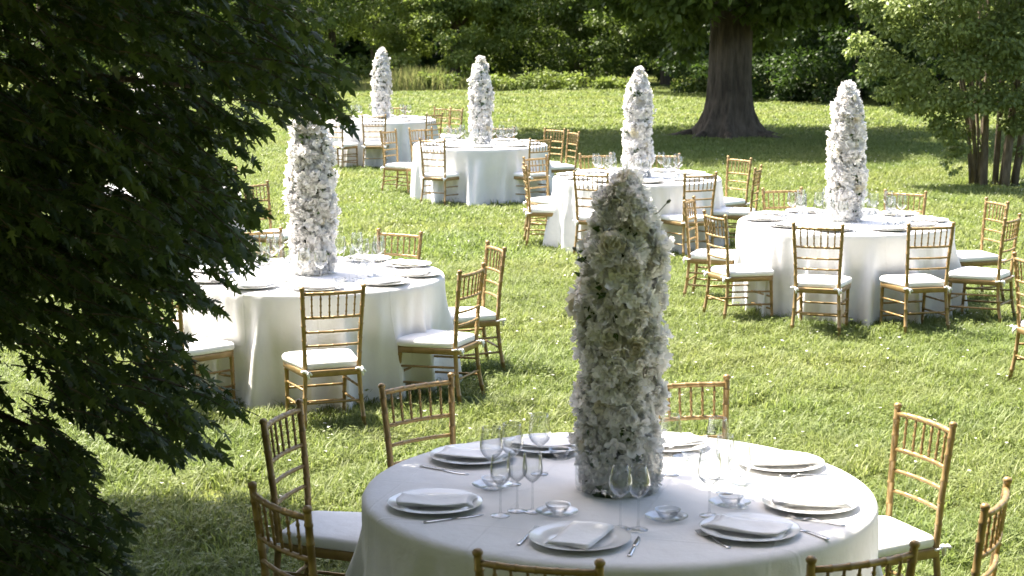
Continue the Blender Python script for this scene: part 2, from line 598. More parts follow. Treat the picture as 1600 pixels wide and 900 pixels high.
def make_chair():
    root = empty('chiavari_chair', (0, 0, 0))
    for s in (-1, 1):
        path = [(s * .188, -.235, 0), (s * .174, -.2, .2), (s * .165, -.185, .385), (s * .172, -.197, .60), (s * .187, -.228, .885)]
        P, R = knob_path(path, [.12, .27, .44, .56, .66, .76, .88, .955], .0138, .0021)
        R[0] = .0125
        d = (P[-1] - P[-2]).normalized()
        e = P[-1]
        P += [e + d * .004, e + d * .010, e + d * .018, e + d * .025, e + d * .028]
        R += [.0122, .0165, .0172, .012, .003]
        link('back_post', MB().tube(P, R, 10).mesh('back_post', M['gold']), root)
        P, R = knob_path([(s * .178, .215, 0), (s * .186, .192, .385)], [.2, .45, .68, .9], .0108, .002, .0145)
        link('front_leg', MB().tube(P, R, 10).mesh('front_leg', M['gold']), root)
        for z in (.27, .165):
            f = z / .385
            P, R = knob_path([(s * (.178 + .008 * f), .215 - .023 * f, z), (s * (.186 - .02 * f), -.23 + .04 * f, z + .012)], [.25, .5, .75], .0078, .0014)
            link('side_stretcher', MB().tube(P, R, 7).mesh('side_stretcher', M['gold']), root)
    for z in (.225, .125):
        P, R = knob_path([(-.18, .203, z), (.18, .203, z)], [.2, .5, .8], .0078, .0014)
        link('front_stretcher', MB().tube(P, R, 7).mesh('front_stretcher', M['gold']), root)
    P, R = knob_path([(-.176, -.2, .205), (.176, -.2, .205)], [.2, .5, .8], .0078, .0014)
    link('back_stretcher', MB().tube(P, R, 7).mesh('back_stretcher', M['gold']), root)

    def back_at(z):
        t = (z - .385) / (.885 - .385)
        return .165 + .022 * t, -.187 - .04 * t ** 1.2

    for name, z, r, nodes, bow in (('top_rail', .868, .0115, [.17, .33, .5, .67, .83], .026), ('back_rail', .722, .0095, [.17, .33, .5, .67, .83], .022),
                                   ('back_rail', .634, .0085, [.25, .5, .75], .02), ('back_rail', .55, .0085, [.25, .5, .75], .018)):
        w, y = back_at(z)
        pts = [(-w + 2 * w * k / 8, y - bow * (1 - (k / 4 - 1) ** 2), z) for k in range(9)]
        P, R = knob_path(pts, nodes, r, .0017)
        link(name, MB().tube(P, R, 8).mesh(name, M['gold']), root)
    for k in range(6):
        u = (k + 1) / 7 * 2 - 1
        w1, y1 = back_at(.722)
        w2, y2 = back_at(.868)
        a = (u * w1, y1 - .022 * (1 - u * u), .722)
        b = (u * w2, y2 - .026 * (1 - u * u), .868)
        P, R = knob_path([a, b], [.22, .5, .78], .0054, .0022)
        link('spindle', MB().tube(P, R, 7).mesh('spindle', M['gold']), root)
    # seat frame: a rounded trapezoid ring
    def outline(wf, wr, yf, yr, n=6, rc=.06):
        pts = []
        for cx, cy, a0 in ((wf - rc, yf - rc, 0), (-wf + rc, yf - rc, PI / 2), (-wr + rc * .6, yr + rc * .6, PI), (wr - rc * .6, yr + rc * .6, PI * 1.5)):
            rr = rc if cy > 0 else rc * .6
            for k in range(n + 1):
                a = a0 + PI / 2 * k / n
                pts.append((cx + rr * math.cos(a), cy + rr * math.sin(a)))
        return pts
    fb = MB()
    o1 = outline(.212, .182, .222, -.208)
    for z, s in ((.362, .985), (.366, 1.), (.396, 1.), (.402, .985), (.402, .8), (.362, .8)):
        fb.v += [(x * s, y * s, z) for x, y in o1]
    n = len(o1)
    for i in range(6):
        for k in range(n):
            j = (i + 1) % 6
            fb.f.append((i * n + k, i * n + (k + 1) % n, j * n + (k + 1) % n, j * n + k))
    link('seat_frame', fb.mesh('seat_frame', M['gold']), root)
    cb = MB()
    o2 = outline(.218, .178, .228, -.185, rc=.07)
    lay = [(.401, .93), (.404, .985), (.412, 1.005), (.424, 1.01), (.436, 1.0), (.4445, .97), (.449, .9), (.453, .7), (.4545, .4), (.455, .1)]
    for z, s in lay:
        for k, (x, y) in enumerate(o2):
            wv = .0022 * math.sin(k * 1.7) * math.sin(k * .6 + 1)
            cb.v.append((x * s, y * s, z + (wv if .41 < z < .44 else 0)))
    n = len(o2)
    for i in range(len(lay) - 1):
        for k in range(n):
            cb.f.append((i * n + k, i * n + (k + 1) % n, (i + 1) * n + (k + 1) % n, (i + 1) * n + k))
    cb.f.append(tuple((len(lay) - 1) * n + k for k in range(n)))
    cb.f.append(tuple(range(n - 1, -1, -1)))
    cu = link('cushion', cb.mesh('cushion', M['cushion']), root)
    for s in (-1, 1):      # the tie: a band round the post, a knot and two tails
        tb = MB()
        cx, cy, cz = s * .166, -.187, .398
        tb.tube([(cx + .0215 * math.cos(a), cy + .0215 * math.sin(a), cz + .003 * math.sin(2 * a)) for a in [2 * PI * k / 12 for k in range(13)]], .006, 5, False)
        tb.tube([(cx, cy - .02, cz - .006), (cx, cy - .03, cz), (cx, cy - .038, cz + .004)], [.006, .012, .005], 6)
        for q, (dx, dz) in enumerate(((-.035, .004), (.03, -.018), (.012, -.04))):
            tb.tube([(cx, cy - .032, cz), (cx + dx * .5, cy - .042, cz + dz * .4 + .006), (cx + dx, cy - .045, cz + dz)], [.004, .01, .006], 5)
        link('tie', tb.mesh('tie', M['cushion']), cu)
    return root


chair0 = make_chair()
chair_kids = kids_of(chair0)
chair_used = [False]


def place_chair(pos, rz, label, group):
    if not chair_used[0]:
        o = chair0
        chair_used[0] = True
    else:
        o = copy_tree(chair0, chair_kids)
    o.location = (pos[0], pos[1], 0)
    o.rotation_euler = (0, 0, rz)
    tag(o, label, 'chair', group)
    return o


# per table: middle of the chair's top rail in the photograph, turn away from the table centre in degrees, label
CHAIRS = {
    1: [((650, 594), 0, 'brown-gold chair in tree shade behind the left rim of the big shaded table'),
        ((436, 645), 6, 'shaded chair seen side-on, second one along the left side of the big table'),
        ((436, 778), -8, 'shaded chair with pale cushion at lower left, nearest the maple leaves'),
        ((840, 880), 0, 'chair whose dark top rail crosses the near edge of the big table'),
        ((1352, 872), 14, 'dark chair at the bottom edge just right of the big shaded cloth'),
        ((1566, 775), 0, 'dark side-on chair cut by the lower right edge of the picture'),
        ((1450, 648), 16, 'sunlit gold chair with white cushion standing right of the big shaded table'),
        ((1078, 590), 0, 'gold chair half hidden behind the shaded flower column')],
    2: [((520, 453), 0, 'gold chair seen from behind in front of the cloth beside the maple'),
        ((737, 423), 6, 'gold chair pulled up to the right side of the maple-side table, nearer one'),
        ((777, 385), 4, 'gold chair on the right of the maple-side table, farther one of the pair'),
        ((627, 364), 0, 'gold chair behind the far right rim of the maple-side table'),
        ((400, 365), 0, 'gold chair behind the maple-side table, partly hidden by its flower column'),
        ((243, 440), 0, 'gold chair mostly behind maple leaves, only its white cushion corner showing')],
    3: [((1280, 351), 0, 'gold chair with its back to the viewer, near side of the shrub-side table'),
        ((1453, 351), 0, 'second gold chair seen from behind at the near side of the shrub-side table'),
        ((1117, 334), 0, 'three-quarter gold chair at the left front of the shrub-side table'),
        ((1079, 314), 0, 'narrow side-on gold chair at the far left of the shrub-side table'),
        ((1204, 295), 0, 'gold chair back seen through at the far left rim of the shrub-side table'),
        ((1416, 299), 0, 'gold chair behind the shrub-side table, right of its flower column'),
        ((1560, 314), 6, 'gold chair on the right of the shrub-side table, farther one'),
        ((1584, 338), 0, 'gold chair on the right of the shrub-side table, nearer one with tie showing')],
    4: [((938, 272), 0, 'gold chair before the middle table, mostly hidden by the shaded flower column'),
        ((1096, 276), 0, 'gold chair seen from behind at the near right of the middle table'),
        ((818, 262), 0, 'gold chair at the near left of the middle table, front one of two'),
        ((807, 247), 0, 'gold chair at the left of the middle table, just behind its twin'),
        ((904, 238), 0, 'gold chair behind the left rim of the middle table'),
        ((1048, 240), 0, 'gold chair behind the middle table, only its top rail showing'),
        ((1170, 250), 0, 'gold chair right of the middle table, standing against the tree shade'),
        ((1187, 266), 0, 'narrow side-on gold chair right of the middle table')],
    5: [((695, 219), 0, 'gold chair with white cushion at the near left of the second-farthest table'),
        ((819, 218), 0, 'gold chair seen from behind at the near right of the second-farthest table'),
        ((602, 207), 0, 'gold chair left of the second-farthest table, nearer of the overlapping two'),
        ((598, 198), 0, 'gold chair left of the second-farthest table, hidden behind its neighbour'),
        ((799, 197), 0, 'gold chair behind the second-farthest table, right of its flower column'),
        ((891, 203), 0, 'gold chair right of the second-farthest table, farther one'),
        ((898, 209), 0, 'gold chair right of the second-farthest table, nearer one')],
    6: [((584, 183), 0, 'gold chair before the farthest table, partly behind the leaf tip'),
        ((670, 180), 0, 'gold chair at the near right of the farthest table'),
        ((514, 184), 0, 'gold chair at the near left of the farthest table, behind maple leaves'),
        ((632, 164), 0, 'gold chair behind the farthest table, right of its flower column'),
        ((706, 170), 0, 'small gold chair right of the farthest table on the open lawn'),
        ((720, 172), 0, 'gold chair right of the farthest table, cut by the next flower column')],
    7: [((362, 263), 0, 'gold chair top rail showing above the maple leaves on the left lawn'),
        ((398, 291), 170, 'gold chair with slanted back showing between leaves and the white column')],
}
seat_angles = {}
# the two finials of the nearer chairs in the photograph: they give the chair's turn
POSTS = {1: [((599, 597), (696, 582)), ((461, 624), (407, 653)), ((393, 756), (468, 789)), ((750, 860), (929, 875)), ((1291, 868), (1417, 849)), ((1549, 785), (1580, 748)), ((1409, 629), (1494, 658)), ((1012, 590), (1130, 584))],
         2: [((476, 449), (566, 444)), ((722, 422), (759, 410)), ((764, 375), (793, 386)), ((591, 356), (662, 361))],
         3: [((1243, 347.5), (1313, 350)), ((1424, 349), (1489, 347)), ((1098, 328), (1131, 335.5)), ((1067.5, 312), (1081, 306)), None, ((1385, 295), (1447, 298)), ((1546, 308), (1576, 314)), ((1575.5, 339.5), (1595, 333.5))]}
for i, lst in CHAIRS.items():
    cx, cy, ph = TABLES[i]
    seat_angles[i] = []
    for q, ((px, py), da, lab) in enumerate(lst):
        p = at(px, py, .868)
        post = (POSTS.get(i, []) + [None] * 12)[q]
        if post:
            a, b = at(*post[0], .912), at(*post[1], .912)
            p = (a + b) / 2
            e = (b - a).normalized()
            nrm = Vector((-e.y, e.x, 0))
            if nrm.dot(Vector((cx - p.x, cy - p.y, 0))) < 0:
                nrm = -nrm
            p.z = .868
        d = Vector((cx - p.x, cy - p.y, 0))
        r = d.length
        d.normalize()
        ang = math.atan2(d.y, d.x)
        if da < 90:
            # keep the seat just clear of the cloth whatever the reading of the distance
            r = min(max(r, 1.20), 1.8 if post else 1.5)
            back = Vector((cx, cy, 0)) - d * r
        else:
            back = Vector((p.x, p.y, 0))
        ang2 = ang + math.radians(da)
        if post:
            ang2 = math.atan2(nrm.y, nrm.x)
        d2 = Vector((math.cos(ang2), math.sin(ang2), 0))
        pos = back + d2 * .245
        seat_angles[i].append(ang + PI)
        place_chair(pos, ang2 - PI / 2, lab, 'gold chairs around ' + ph)
p8 = at(1606, 408, .868)
place_chair((p8.x + .22, p8.y + .02), -PI / 2 + .25, 'gold chair cut off by the right edge of the picture, halfway up', 'gold chairs at the right edge')


# ------------------------------------------------------------------ table ware
def plate_me(R, name, mat='china'):
    k = R / .155
    prof = [(0, .004), (.05, .004), (.095, .0045), (.103, .007), (.110, .0115), (.135, .0155), (.153, .0185), (.1555, .0195), (.1545, .0185), (.135, .0125), (.110, .0085), (.1, .002), (.085, 0), (.0, .001)]
    return MB().lathe([(r * k, z * (.5 + .5 * k)) for r, z in prof], 44).mesh(name, M[mat])


plate_mesh = plate_me(.170, 'dinner_plate')
side_plate_mesh = plate_me(.075, 'side_plate', 'dish_glass')


def bowl_me():
    prof = [(0, .004), (.018, .004), (.03, .012), (.041, .028), (.045, .034), (.0455, .0335), (.0415, .027), (.031, .010), (.02, .0015), (0, .001)]
    return MB().lathe(prof, 28).mesh('glass_bowl', M['glass'])


bowl_mesh = bowl_me()


def wine_parts(h, rb, rim, zb):
    """stem glass of height h, bowl radius rb, rim radius, bowl bottom at zb"""
    bowl = []
    for k in range(15):
        t = k / 14
        z = zb + (h - zb) * t
        r = rb * math.sin(min(1, t / .42) * PI / 2) ** .72 if t < .42 else rb + (rim - rb) * ((t - .42) / .58) ** 1.5
        bowl.append((max(r, .0035), z))
    inner = [(max(r - .0012, .001), z + (.0015 if k < 3 else 0)) for k, (r, z) in enumerate(bowl)][::-1]
    b = MB().lathe(bowl + [(rim - .0005, h + .0006)] + inner, 26)
    s = MB().lathe([(.0035, zb), (.0032, zb - .03), (.0034, .03), (.005, .012), (.012, .006), (.024, .0035), (.034, .002), (.0345, .001), (.034, 0), (0, 0.0004)], 22)
    return b.mesh('bowl', M['glass']), s.mesh('stem', M['glass'])


WINE = {'large': wine_parts(.232, .043, .034, .105), 'white': wine_parts(.215, .036, .029, .105), 'tall': wine_parts(.222, .040, .026, .11), 'goblet': wine_parts(.205, .044, .038, .085)}


def wine_glass(kind, x, y, label, group, z=TOP):
    b, s = WINE[kind]
    o = tag(empty('wine_glass', (x, y, z + .0005), random.uniform(0, 6)), label, 'wine glass', group)
    link('bowl', b, o)
    link('stem', s, o)
    return o


def napkin_me(seed, w=.27, d=.15):
    r_ = random.Random(seed)
    b = MB()
    ph = r_.uniform(0, 6)
    for layer in range(3):          # folded layers, each a thin slab with a rounded fold
        nx, ny = 12, 7
        sx, sy = r_.uniform(-.009, .009), r_.uniform(-.007, .007)
        k = 1 - .025 * layer
        z0, th = .0005 + layer * .0030, .0026
        lift = r_.uniform(.5, 1.2)
        k0 = len(b.v)
        for side in (1, 0):
            for i in range(nx + 1):
                for j in range(ny + 1):
                    u, v = i / nx - .5, j / ny - .5
                    e = max(abs(u), abs(v)) * 2
                    z = z0 + (th if side else 0) - (th * .45 * max(0, e - .86) / .14 * (1 if side else -1))
                    z += (.0022 * math.sin(u * 7 + ph + layer) * math.cos(v * 5 + ph) + .003 * lift * max(0, u - .2) ** 1.5 * 4) * (layer + .6) * .5 + .0012
                    sk = .006 * math.sin(v * 6 + ph)
                    b.v.append((u * w * k + sx + sk, v * d * k + sy, z))
        m = (nx + 1) * (ny + 1)
        for i in range(nx):
            for j in range(ny):
                a = k0 + i * (ny + 1) + j
                b.f.append((a, a + ny + 1, a + ny + 2, a + 1))
                a += m
                b.f.append((a, a + 1, a + ny + 2, a + ny + 1))
        rim = [i * (ny + 1) for i in range(nx + 1)] + [nx * (ny + 1) + j for j in range(1, ny + 1)] + [i * (ny + 1) + ny for i in range(nx - 1, -1, -1)] + [j for j in range(ny - 1, 0, -1)]
        for q in range(len(rim)):
            a, c = k0 + rim[q], k0 + rim[(q + 1) % len(rim)]
            b.f.append((a, a + m, c + m, c))
    # the middle settles into the plate
    b.v = [(x, y, z - .009 * max(0, 1 - (2.1 * x / w) ** 2) * max(0, 1 - (1.6 * y / d) ** 2)) for x, y, z in b.v]
    return b.mesh('napkin', M['napkin'])


napkins = [napkin_me(s) for s in range(5)]


def ribbon(b, pts, w, th=.0022):
    """flat bar along x with widths w and heights"""
    k0 = len(b.v)
    for (x, y, z), ww in zip(pts, w):
        b.v += [(x, y - ww, z), (x, y + ww, z), (x, y + ww * .8, z + th), (x, y - ww * .8, z + th)]
    for i in range(len(pts) - 1):
        a = k0 + i * 4
        for q in range(4):
            b.f.append((a + q, a + (q + 1) % 4, a + 4 + (q + 1) % 4, a + 4 + q))
    b.f.append((k0 + 3, k0 + 2, k0 + 1, k0))
    e = k0 + (len(pts) - 1) * 4
    b.f.append((e, e + 1, e + 2, e + 3))


def fork_parts():
    h = MB()
    ribbon(h, [(-.10, 0, .001), (-.085, 0, .001), (-.04, 0, .002), (.01, 0, .008), (.03, 0, .009)], [.006, .0095, .006, .0035, .0035])
    hd = MB()
    ribbon(hd, [(.0305, 0, .009), (.04, 0, .006), (.055, 0, .003)], [.004, .011, .012])
    for k in range(4):
        y = -.0096 + .0064 * k
        ribbon(hd, [(.0555, y, .003), (.08, y, .003), (.102, y, .009)], [.0017, .0016, .001])
    return h.mesh('handle', M['steel']), hd.mesh('tines', M['steel'])


def knife_parts():
    h = MB()
    ribbon(h, [(-.115, 0, .0005), (-.1, 0, .0005), (-.02, 0, .0005), (-.005, 0, .0015)], [.006, .0085, .006, .005], .004)
    bl = MB()
    ribbon(bl, [(-.0045, .001, .002), (.02, .001, .0015), (.07, .001, .001), (.1, .003, .001), (.115, .006, .001)], [.0055, .009, .0095, .006, .001], .0015)
    return h.mesh('handle', M['steel']), bl.mesh('blade', M['steel'])


CUT = {'fork': (fork_parts(), 'tines'), 'knife': (knife_parts(), 'blade')}


def cutlery(kind, p0, p1, label, group):
    """handle end p0 to tip p1"""
    d = p1 - p0
    c = (p0 + p1) / 2
    o = tag(empty(kind, (c.x, c.y, TOP + .001), math.atan2(d.y, d.x)), label, kind, group)
    (h, t), nm = CUT[kind]
    link('handle', h, o)
    link(nm, t, o)


def dinner_plate(x, y, label, group):
    o = link('dinner_plate', plate_mesh, None, (x, y, TOP + .0008))
    o.rotation_euler.z = random.uniform(0, 6)
    return tag(o, label, 'plate', group)


def napkin(x, y, rz, label, group, k=None):
    o = link('napkin', napkins[random.randrange(5) if k is None else k], None, (x, y, TOP + .0205))
    o.rotation_euler.z = rz
    return tag(o, label, 'napkin', group)


def bread_set(x, y, label_p, label_b, gp, gb_):
    o = link('side_plate', side_plate_mesh, None, (x, y, TOP + .0008))
    tag(o, label_p, 'side plate', gp)
    o = link('glass_bowl', bowl_mesh, None, (x + .004, y - .003, TOP + .0052))
    tag(o, label_b, 'glass bowl', gb_)


# the big shaded table, set as in the photograph
G1 = 'on the shaded table'
T1_PLATES = [  # plate centre, napkin turn (degrees), words
    ((680, 787), -4, 'at the left edge, above the lower-left chair'),
    ((738, 713), -16, 'in front of the far left chair'),
    ((852, 696), -8, 'at the far side, left of the flower column'),
    ((906, 842), 68, 'at the near edge behind the bottom chair rail'),
    ((1171, 828), -28, 'at the near right, with a fork along its rim'),
    ((1265, 787), -6, 'at the right edge, half in sun patches'),
    ((1219, 724), 8, 'in full sun at the far right'),
    ((1042, 694), 20, 'at the far side, just right of the column')]
for q, ((px, py), a, w) in enumerate(T1_PLATES):
    p = at(px, py, TOP + .01)
    dinner_plate(p.x, p.y, 'white dinner plate %s, shaded table' % w, 'dinner plates ' + G1)
    napkin(p.x, p.y, math.radians(a), 'folded white napkin on the plate %s' % w, 'napkins ' + G1, q % 5)
for (px, py), w in (((769, 762), 'between the two left plates'), ((870, 804), 'just before the base of the flower column'), ((873, 716), 'left behind the flower column'),
                    ((1041, 812), 'beside the two middle glasses'), ((1140, 790), 'below the right-hand glasses'), ((1172, 760), 'between glasses and the sunlit plate'), ((1080, 720), 'in the sun right behind the column')):
    p = at(px, py, TOP)
    bread_set(p.x, p.y, 'clear glass side plate %s, shaded table' % w, 'small clear glass bowl on the side plate %s' % w, 'side plates ' + G1, 'glass bowls ' + G1)
for kind, (px, py), w in (('white', (782, 806), 'nearest of the left-hand cluster'), ('white', (808, 799), 'middle of the left cluster\'s front row'), ('white', (832, 800), 'right end of the left cluster\'s front row'),
                          ('large', (768, 764), 'behind the small plate in the left cluster'), ('large', (800, 757), 'back of the left cluster, half behind others'), ('large', (843, 741), 'tallest looking at the back of the left cluster'),
                          ('tall', (969, 826), 'left of the pair before the flower column'), ('tall', (997, 828), 'right of the pair before the flower column'),
                          ('large', (1120, 748), 'at the back of the right cluster'), ('large', (1154, 792), 'right side of the right cluster'), ('large', (1108, 806), 'front of the right cluster'),
                          ('white', (1132, 770), 'hidden in the middle of the right cluster'), ('large', (1047, 742), 'directly right of the flower column')):
    p = at(px, py, TOP)
    wine_glass(kind, p.x, p.y, 'empty stem glass on the shaded table, ' + w, 'wine glasses ' + G1)
for kind, a, b, w in (('knife', (651, 728), (737, 744), 'below the far left plate'), ('knife', (660, 818), (759, 805), 'below the left edge plate'), ('fork', (803, 858), (846, 822), 'left of the nearest plate'),
                      ('knife', (982, 872), (1001, 838), 'right of the nearest plate'), ('fork', (1148, 861), (1083, 829), 'left of the near right plate'), ('knife', (1277, 838), (1240, 825), 'right of the near right plate'),
                      ('fork', (1312, 821), (1242, 811), 'under the right edge plate'), ('fork', (1290, 742), (1224, 747), 'in front of the sunlit plate'), ('knife', (1004, 692), (1016, 716), 'beside the far plate right of column')):
    p0, p1 = at(*a, TOP), at(*b, TOP)
    d = (p1 - p0).normalized()
    c = (p0 + p1) / 2
    cutlery(kind, c - d * .11, c + d * .11, 'silver %s on the shaded table, %s' % (kind, w), kind + 's ' + G1)

# the sunlit tables
NAMES = {2: 'maple-side table', 3: 'shrub-side table', 4: 'middle table', 5: 'second-farthest table', 6: 'farthest table', 7: 'leaf-hidden table'}


def side_words(a):
    """where round the table, seen from the camera"""
    d = (math.degrees(a) + 360) % 360
    names = ['right edge', 'far right edge', 'far right rim', 'far edge', 'far left rim', 'far left edge', 'left edge', 'near left edge', 'near left rim', 'near edge', 'near right rim', 'near right edge']
    return names[int(((d + 15) % 360) // 30)]


for i in range(2, 8):
    cx, cy, ph = TABLES[i]
    nm = NAMES[i]
    n = 10
    base = seat_angles[i][0]
    used = {}
    for k in range(n):
        a = base + 2 * PI * k / n + random.uniform(-.05, .05)
        w = side_words(a)
        used[w] = used.get(w, 0) + 1
        if used[w] > 1:
            w = 'second along the ' + w
        else:
            w = 'at the ' + w
        r = .70 + random.uniform(-.015, .015)
        x, y = cx + r * math.cos(a), cy + r * math.sin(a)
        dinner_plate(x, y, 'white dinner plate %s of the %s' % (w, nm), 'dinner plates on the ' + nm)
        napkin(x, y, a + PI / 2 + random.uniform(-.3, .3), 'folded napkin on the plate %s of the %s' % (w, nm), 'napkins on the ' + nm)
        if i <= 3:
            for kind, s in (('fork', 1), ('knife', -1)):
                t = Vector((-math.sin(a), math.cos(a), 0)) * s * -.185
                rd = Vector((math.cos(a), math.sin(a), 0))
                c = Vector((cx, cy, TOP)) + rd * .70 + t
                cutlery(kind, c + rd * .11, c - rd * .11, 'silver %s beside the plate %s of the %s' % (kind, w, nm), '%ss on the %s' % (kind, nm))
        a2 = a + .30
        bread_set(cx + .50 * math.cos(a2), cy + .50 * math.sin(a2), 'small glass side plate by the plate %s of the %s' % (w, nm),
                  'small glass bowl by the plate %s of the %s' % (w, nm), 'side plates on the ' + nm, 'glass bowls on the ' + nm)
        for q, kind in enumerate(('large', 'goblet')[:2 if i != 6 else 1]):
            a3 = a - .16 + .24 * q
            rr = .46 - .07 * q
            x, y = cx + rr * math.cos(a3) + random.uniform(-.012, .012), cy + rr * math.sin(a3)
            wine_glass(kind, x, y, '%s stem glass by the plate %s of the %s' % ('tall' if kind == 'large' else 'wide', w, nm), 'stem glasses on the ' + nm)


# ------------------------------------------------------------------ flower columns
def petal(b, tints, base, out, up, L, Wd, curl, ruf, r_, tint):
    """a ruffled petal: 3 x 3 grid from base along out, curling up"""
    side = out.cross(up).normalized()
    k0 = len(b.v)
    for i in range(3):
        t = i / 2
        w = Wd * (.35, 1.0, .75)[i]
        for j in range(3):
            s = j - 1
            p = base + out * (L * t) + side * (s * w * .5) + up * (curl * L * t * t + (abs(s) * .18 * L if i else 0) + r_.uniform(-ruf, ruf) * L * t)
            b.v.append(tuple(p))
    for i in range(2):
        for j in range(2):
            a = k0 + i * 3 + j
            b.f.append((a, a + 1, a + 4, a + 3))
            tints.append(tint)


def flower_np(kind, seed):
    """unit-size blossom facing +Z; returns verts, quads, tint"""
    r_ = random.Random(seed)
    b, tints = MB(), []
    Z = Vector((0, 0, 1))
    if kind == 'floret':
        n = r_.choice((5, 6))
        for k in range(n):
            a = 2 * PI * k / n + r_.uniform(-.2, .2)
            o = Vector((math.cos(a), math.sin(a), .15)).normalized()
            petal(b, tints, Vector((0, 0, r_.uniform(-.05, .05))), o, Z, r_.uniform(.42, .66), r_.uniform(.34, .48), r_.uniform(-.1, .6), .17, r_, r_.uniform(.5, 1))
        for k in range(3):
            a = 2 * PI * k / 3 + r_.uniform(-.3, .3)
            o = Vector((math.cos(a) * .6, math.sin(a) * .6, .8)).normalized()
            petal(b, tints, Vector((0, 0, .03)), o, Z, .28, .3, .2, .12, r_, r_.uniform(.3, .8))
    elif kind == 'ruffle':
        for k in range(13):
            a = 2.4 * k + r_.uniform(-.3, .3)
            e = .05 + .85 * k / 13
            o = Vector((math.cos(a) * (1 - e), math.sin(a) * (1 - e), e)).normalized()
            petal(b, tints, Vector((0, 0, 0)), o, Vector((-math.cos(a) * e, -math.sin(a) * e, 1)).normalized(), r_.uniform(.38, .62), r_.uniform(.3, .46), r_.uniform(-.25, .35), .18, r_, r_.uniform(.4, 1))
    else:   # rose: cupped petals in turning layers
        for ring, (n, el, L, w) in enumerate(((5, .15, .52, .6), (5, .6, .46, .55), (4, 1.0, .40, .45), (3, 1.3, .36, .3))):
            for k in range(n):
                a = 2 * PI * k / n + ring * .7 + r_.uniform(-.1, .1)
                h = Vector((math.cos(a), math.sin(a), 0))
                o = (h * math.cos(el) + Z * math.sin(el)).normalized()
                inw = (Z * math.cos(el) - h * math.sin(el)).normalized()
                petal(b, tints, h * (.16 - .04 * ring), o, inw, L, w, .35, .05, r_, r_.uniform(.5, 1) - .16 * ring)
    return np.array(b.v), np.array(b.f), np.array(tints)


FLOWERS = [flower_np('floret', 1), flower_np('floret', 2), flower_np('ruffle', 3), flower_np('ruffle', 4), flower_np('rose', 5), flower_np('floret', 6)]
FLOWER_MES = [np_mesh('flower', v, f, M['petal_cream'] if k == 4 else M['petal'], t, True) for k, (v, f, t) in enumerate(FLOWERS)]
COL_H = 1.14


def col_r(t):
    ks = [(0, .120), (.06, .124), (.2, .129), (.45, .130), (.66, .126), (.78, .112), (.88, .088), (.955, .056), (1, .02)]
    for (a, ra), (b, rb) in zip(ks, ks[1:]):
        if t <= b:
            return ra + (rb - ra) * (t - a) / (b - a)
    return ks[-1][1]


vase_me = MB().lathe([(0, .002), (.142, .002), (.155, .006), (.158, .02), (.159, .17), (.1595, .172), (.156, .17), (.155, .022), (.142, .012), (0, .012)], 40).mesh('vase', M['vase_glass'])
LEAF2 = np.array([(0, 0, 0), (.28, .4, .06), (0, 1, -.05), (-.28, .4, .06), (0, .45, 0)])
LEAF2_F = np.array([(0, 1, 4), (1, 2, 4), (2, 3, 4), (3, 0, 4)])


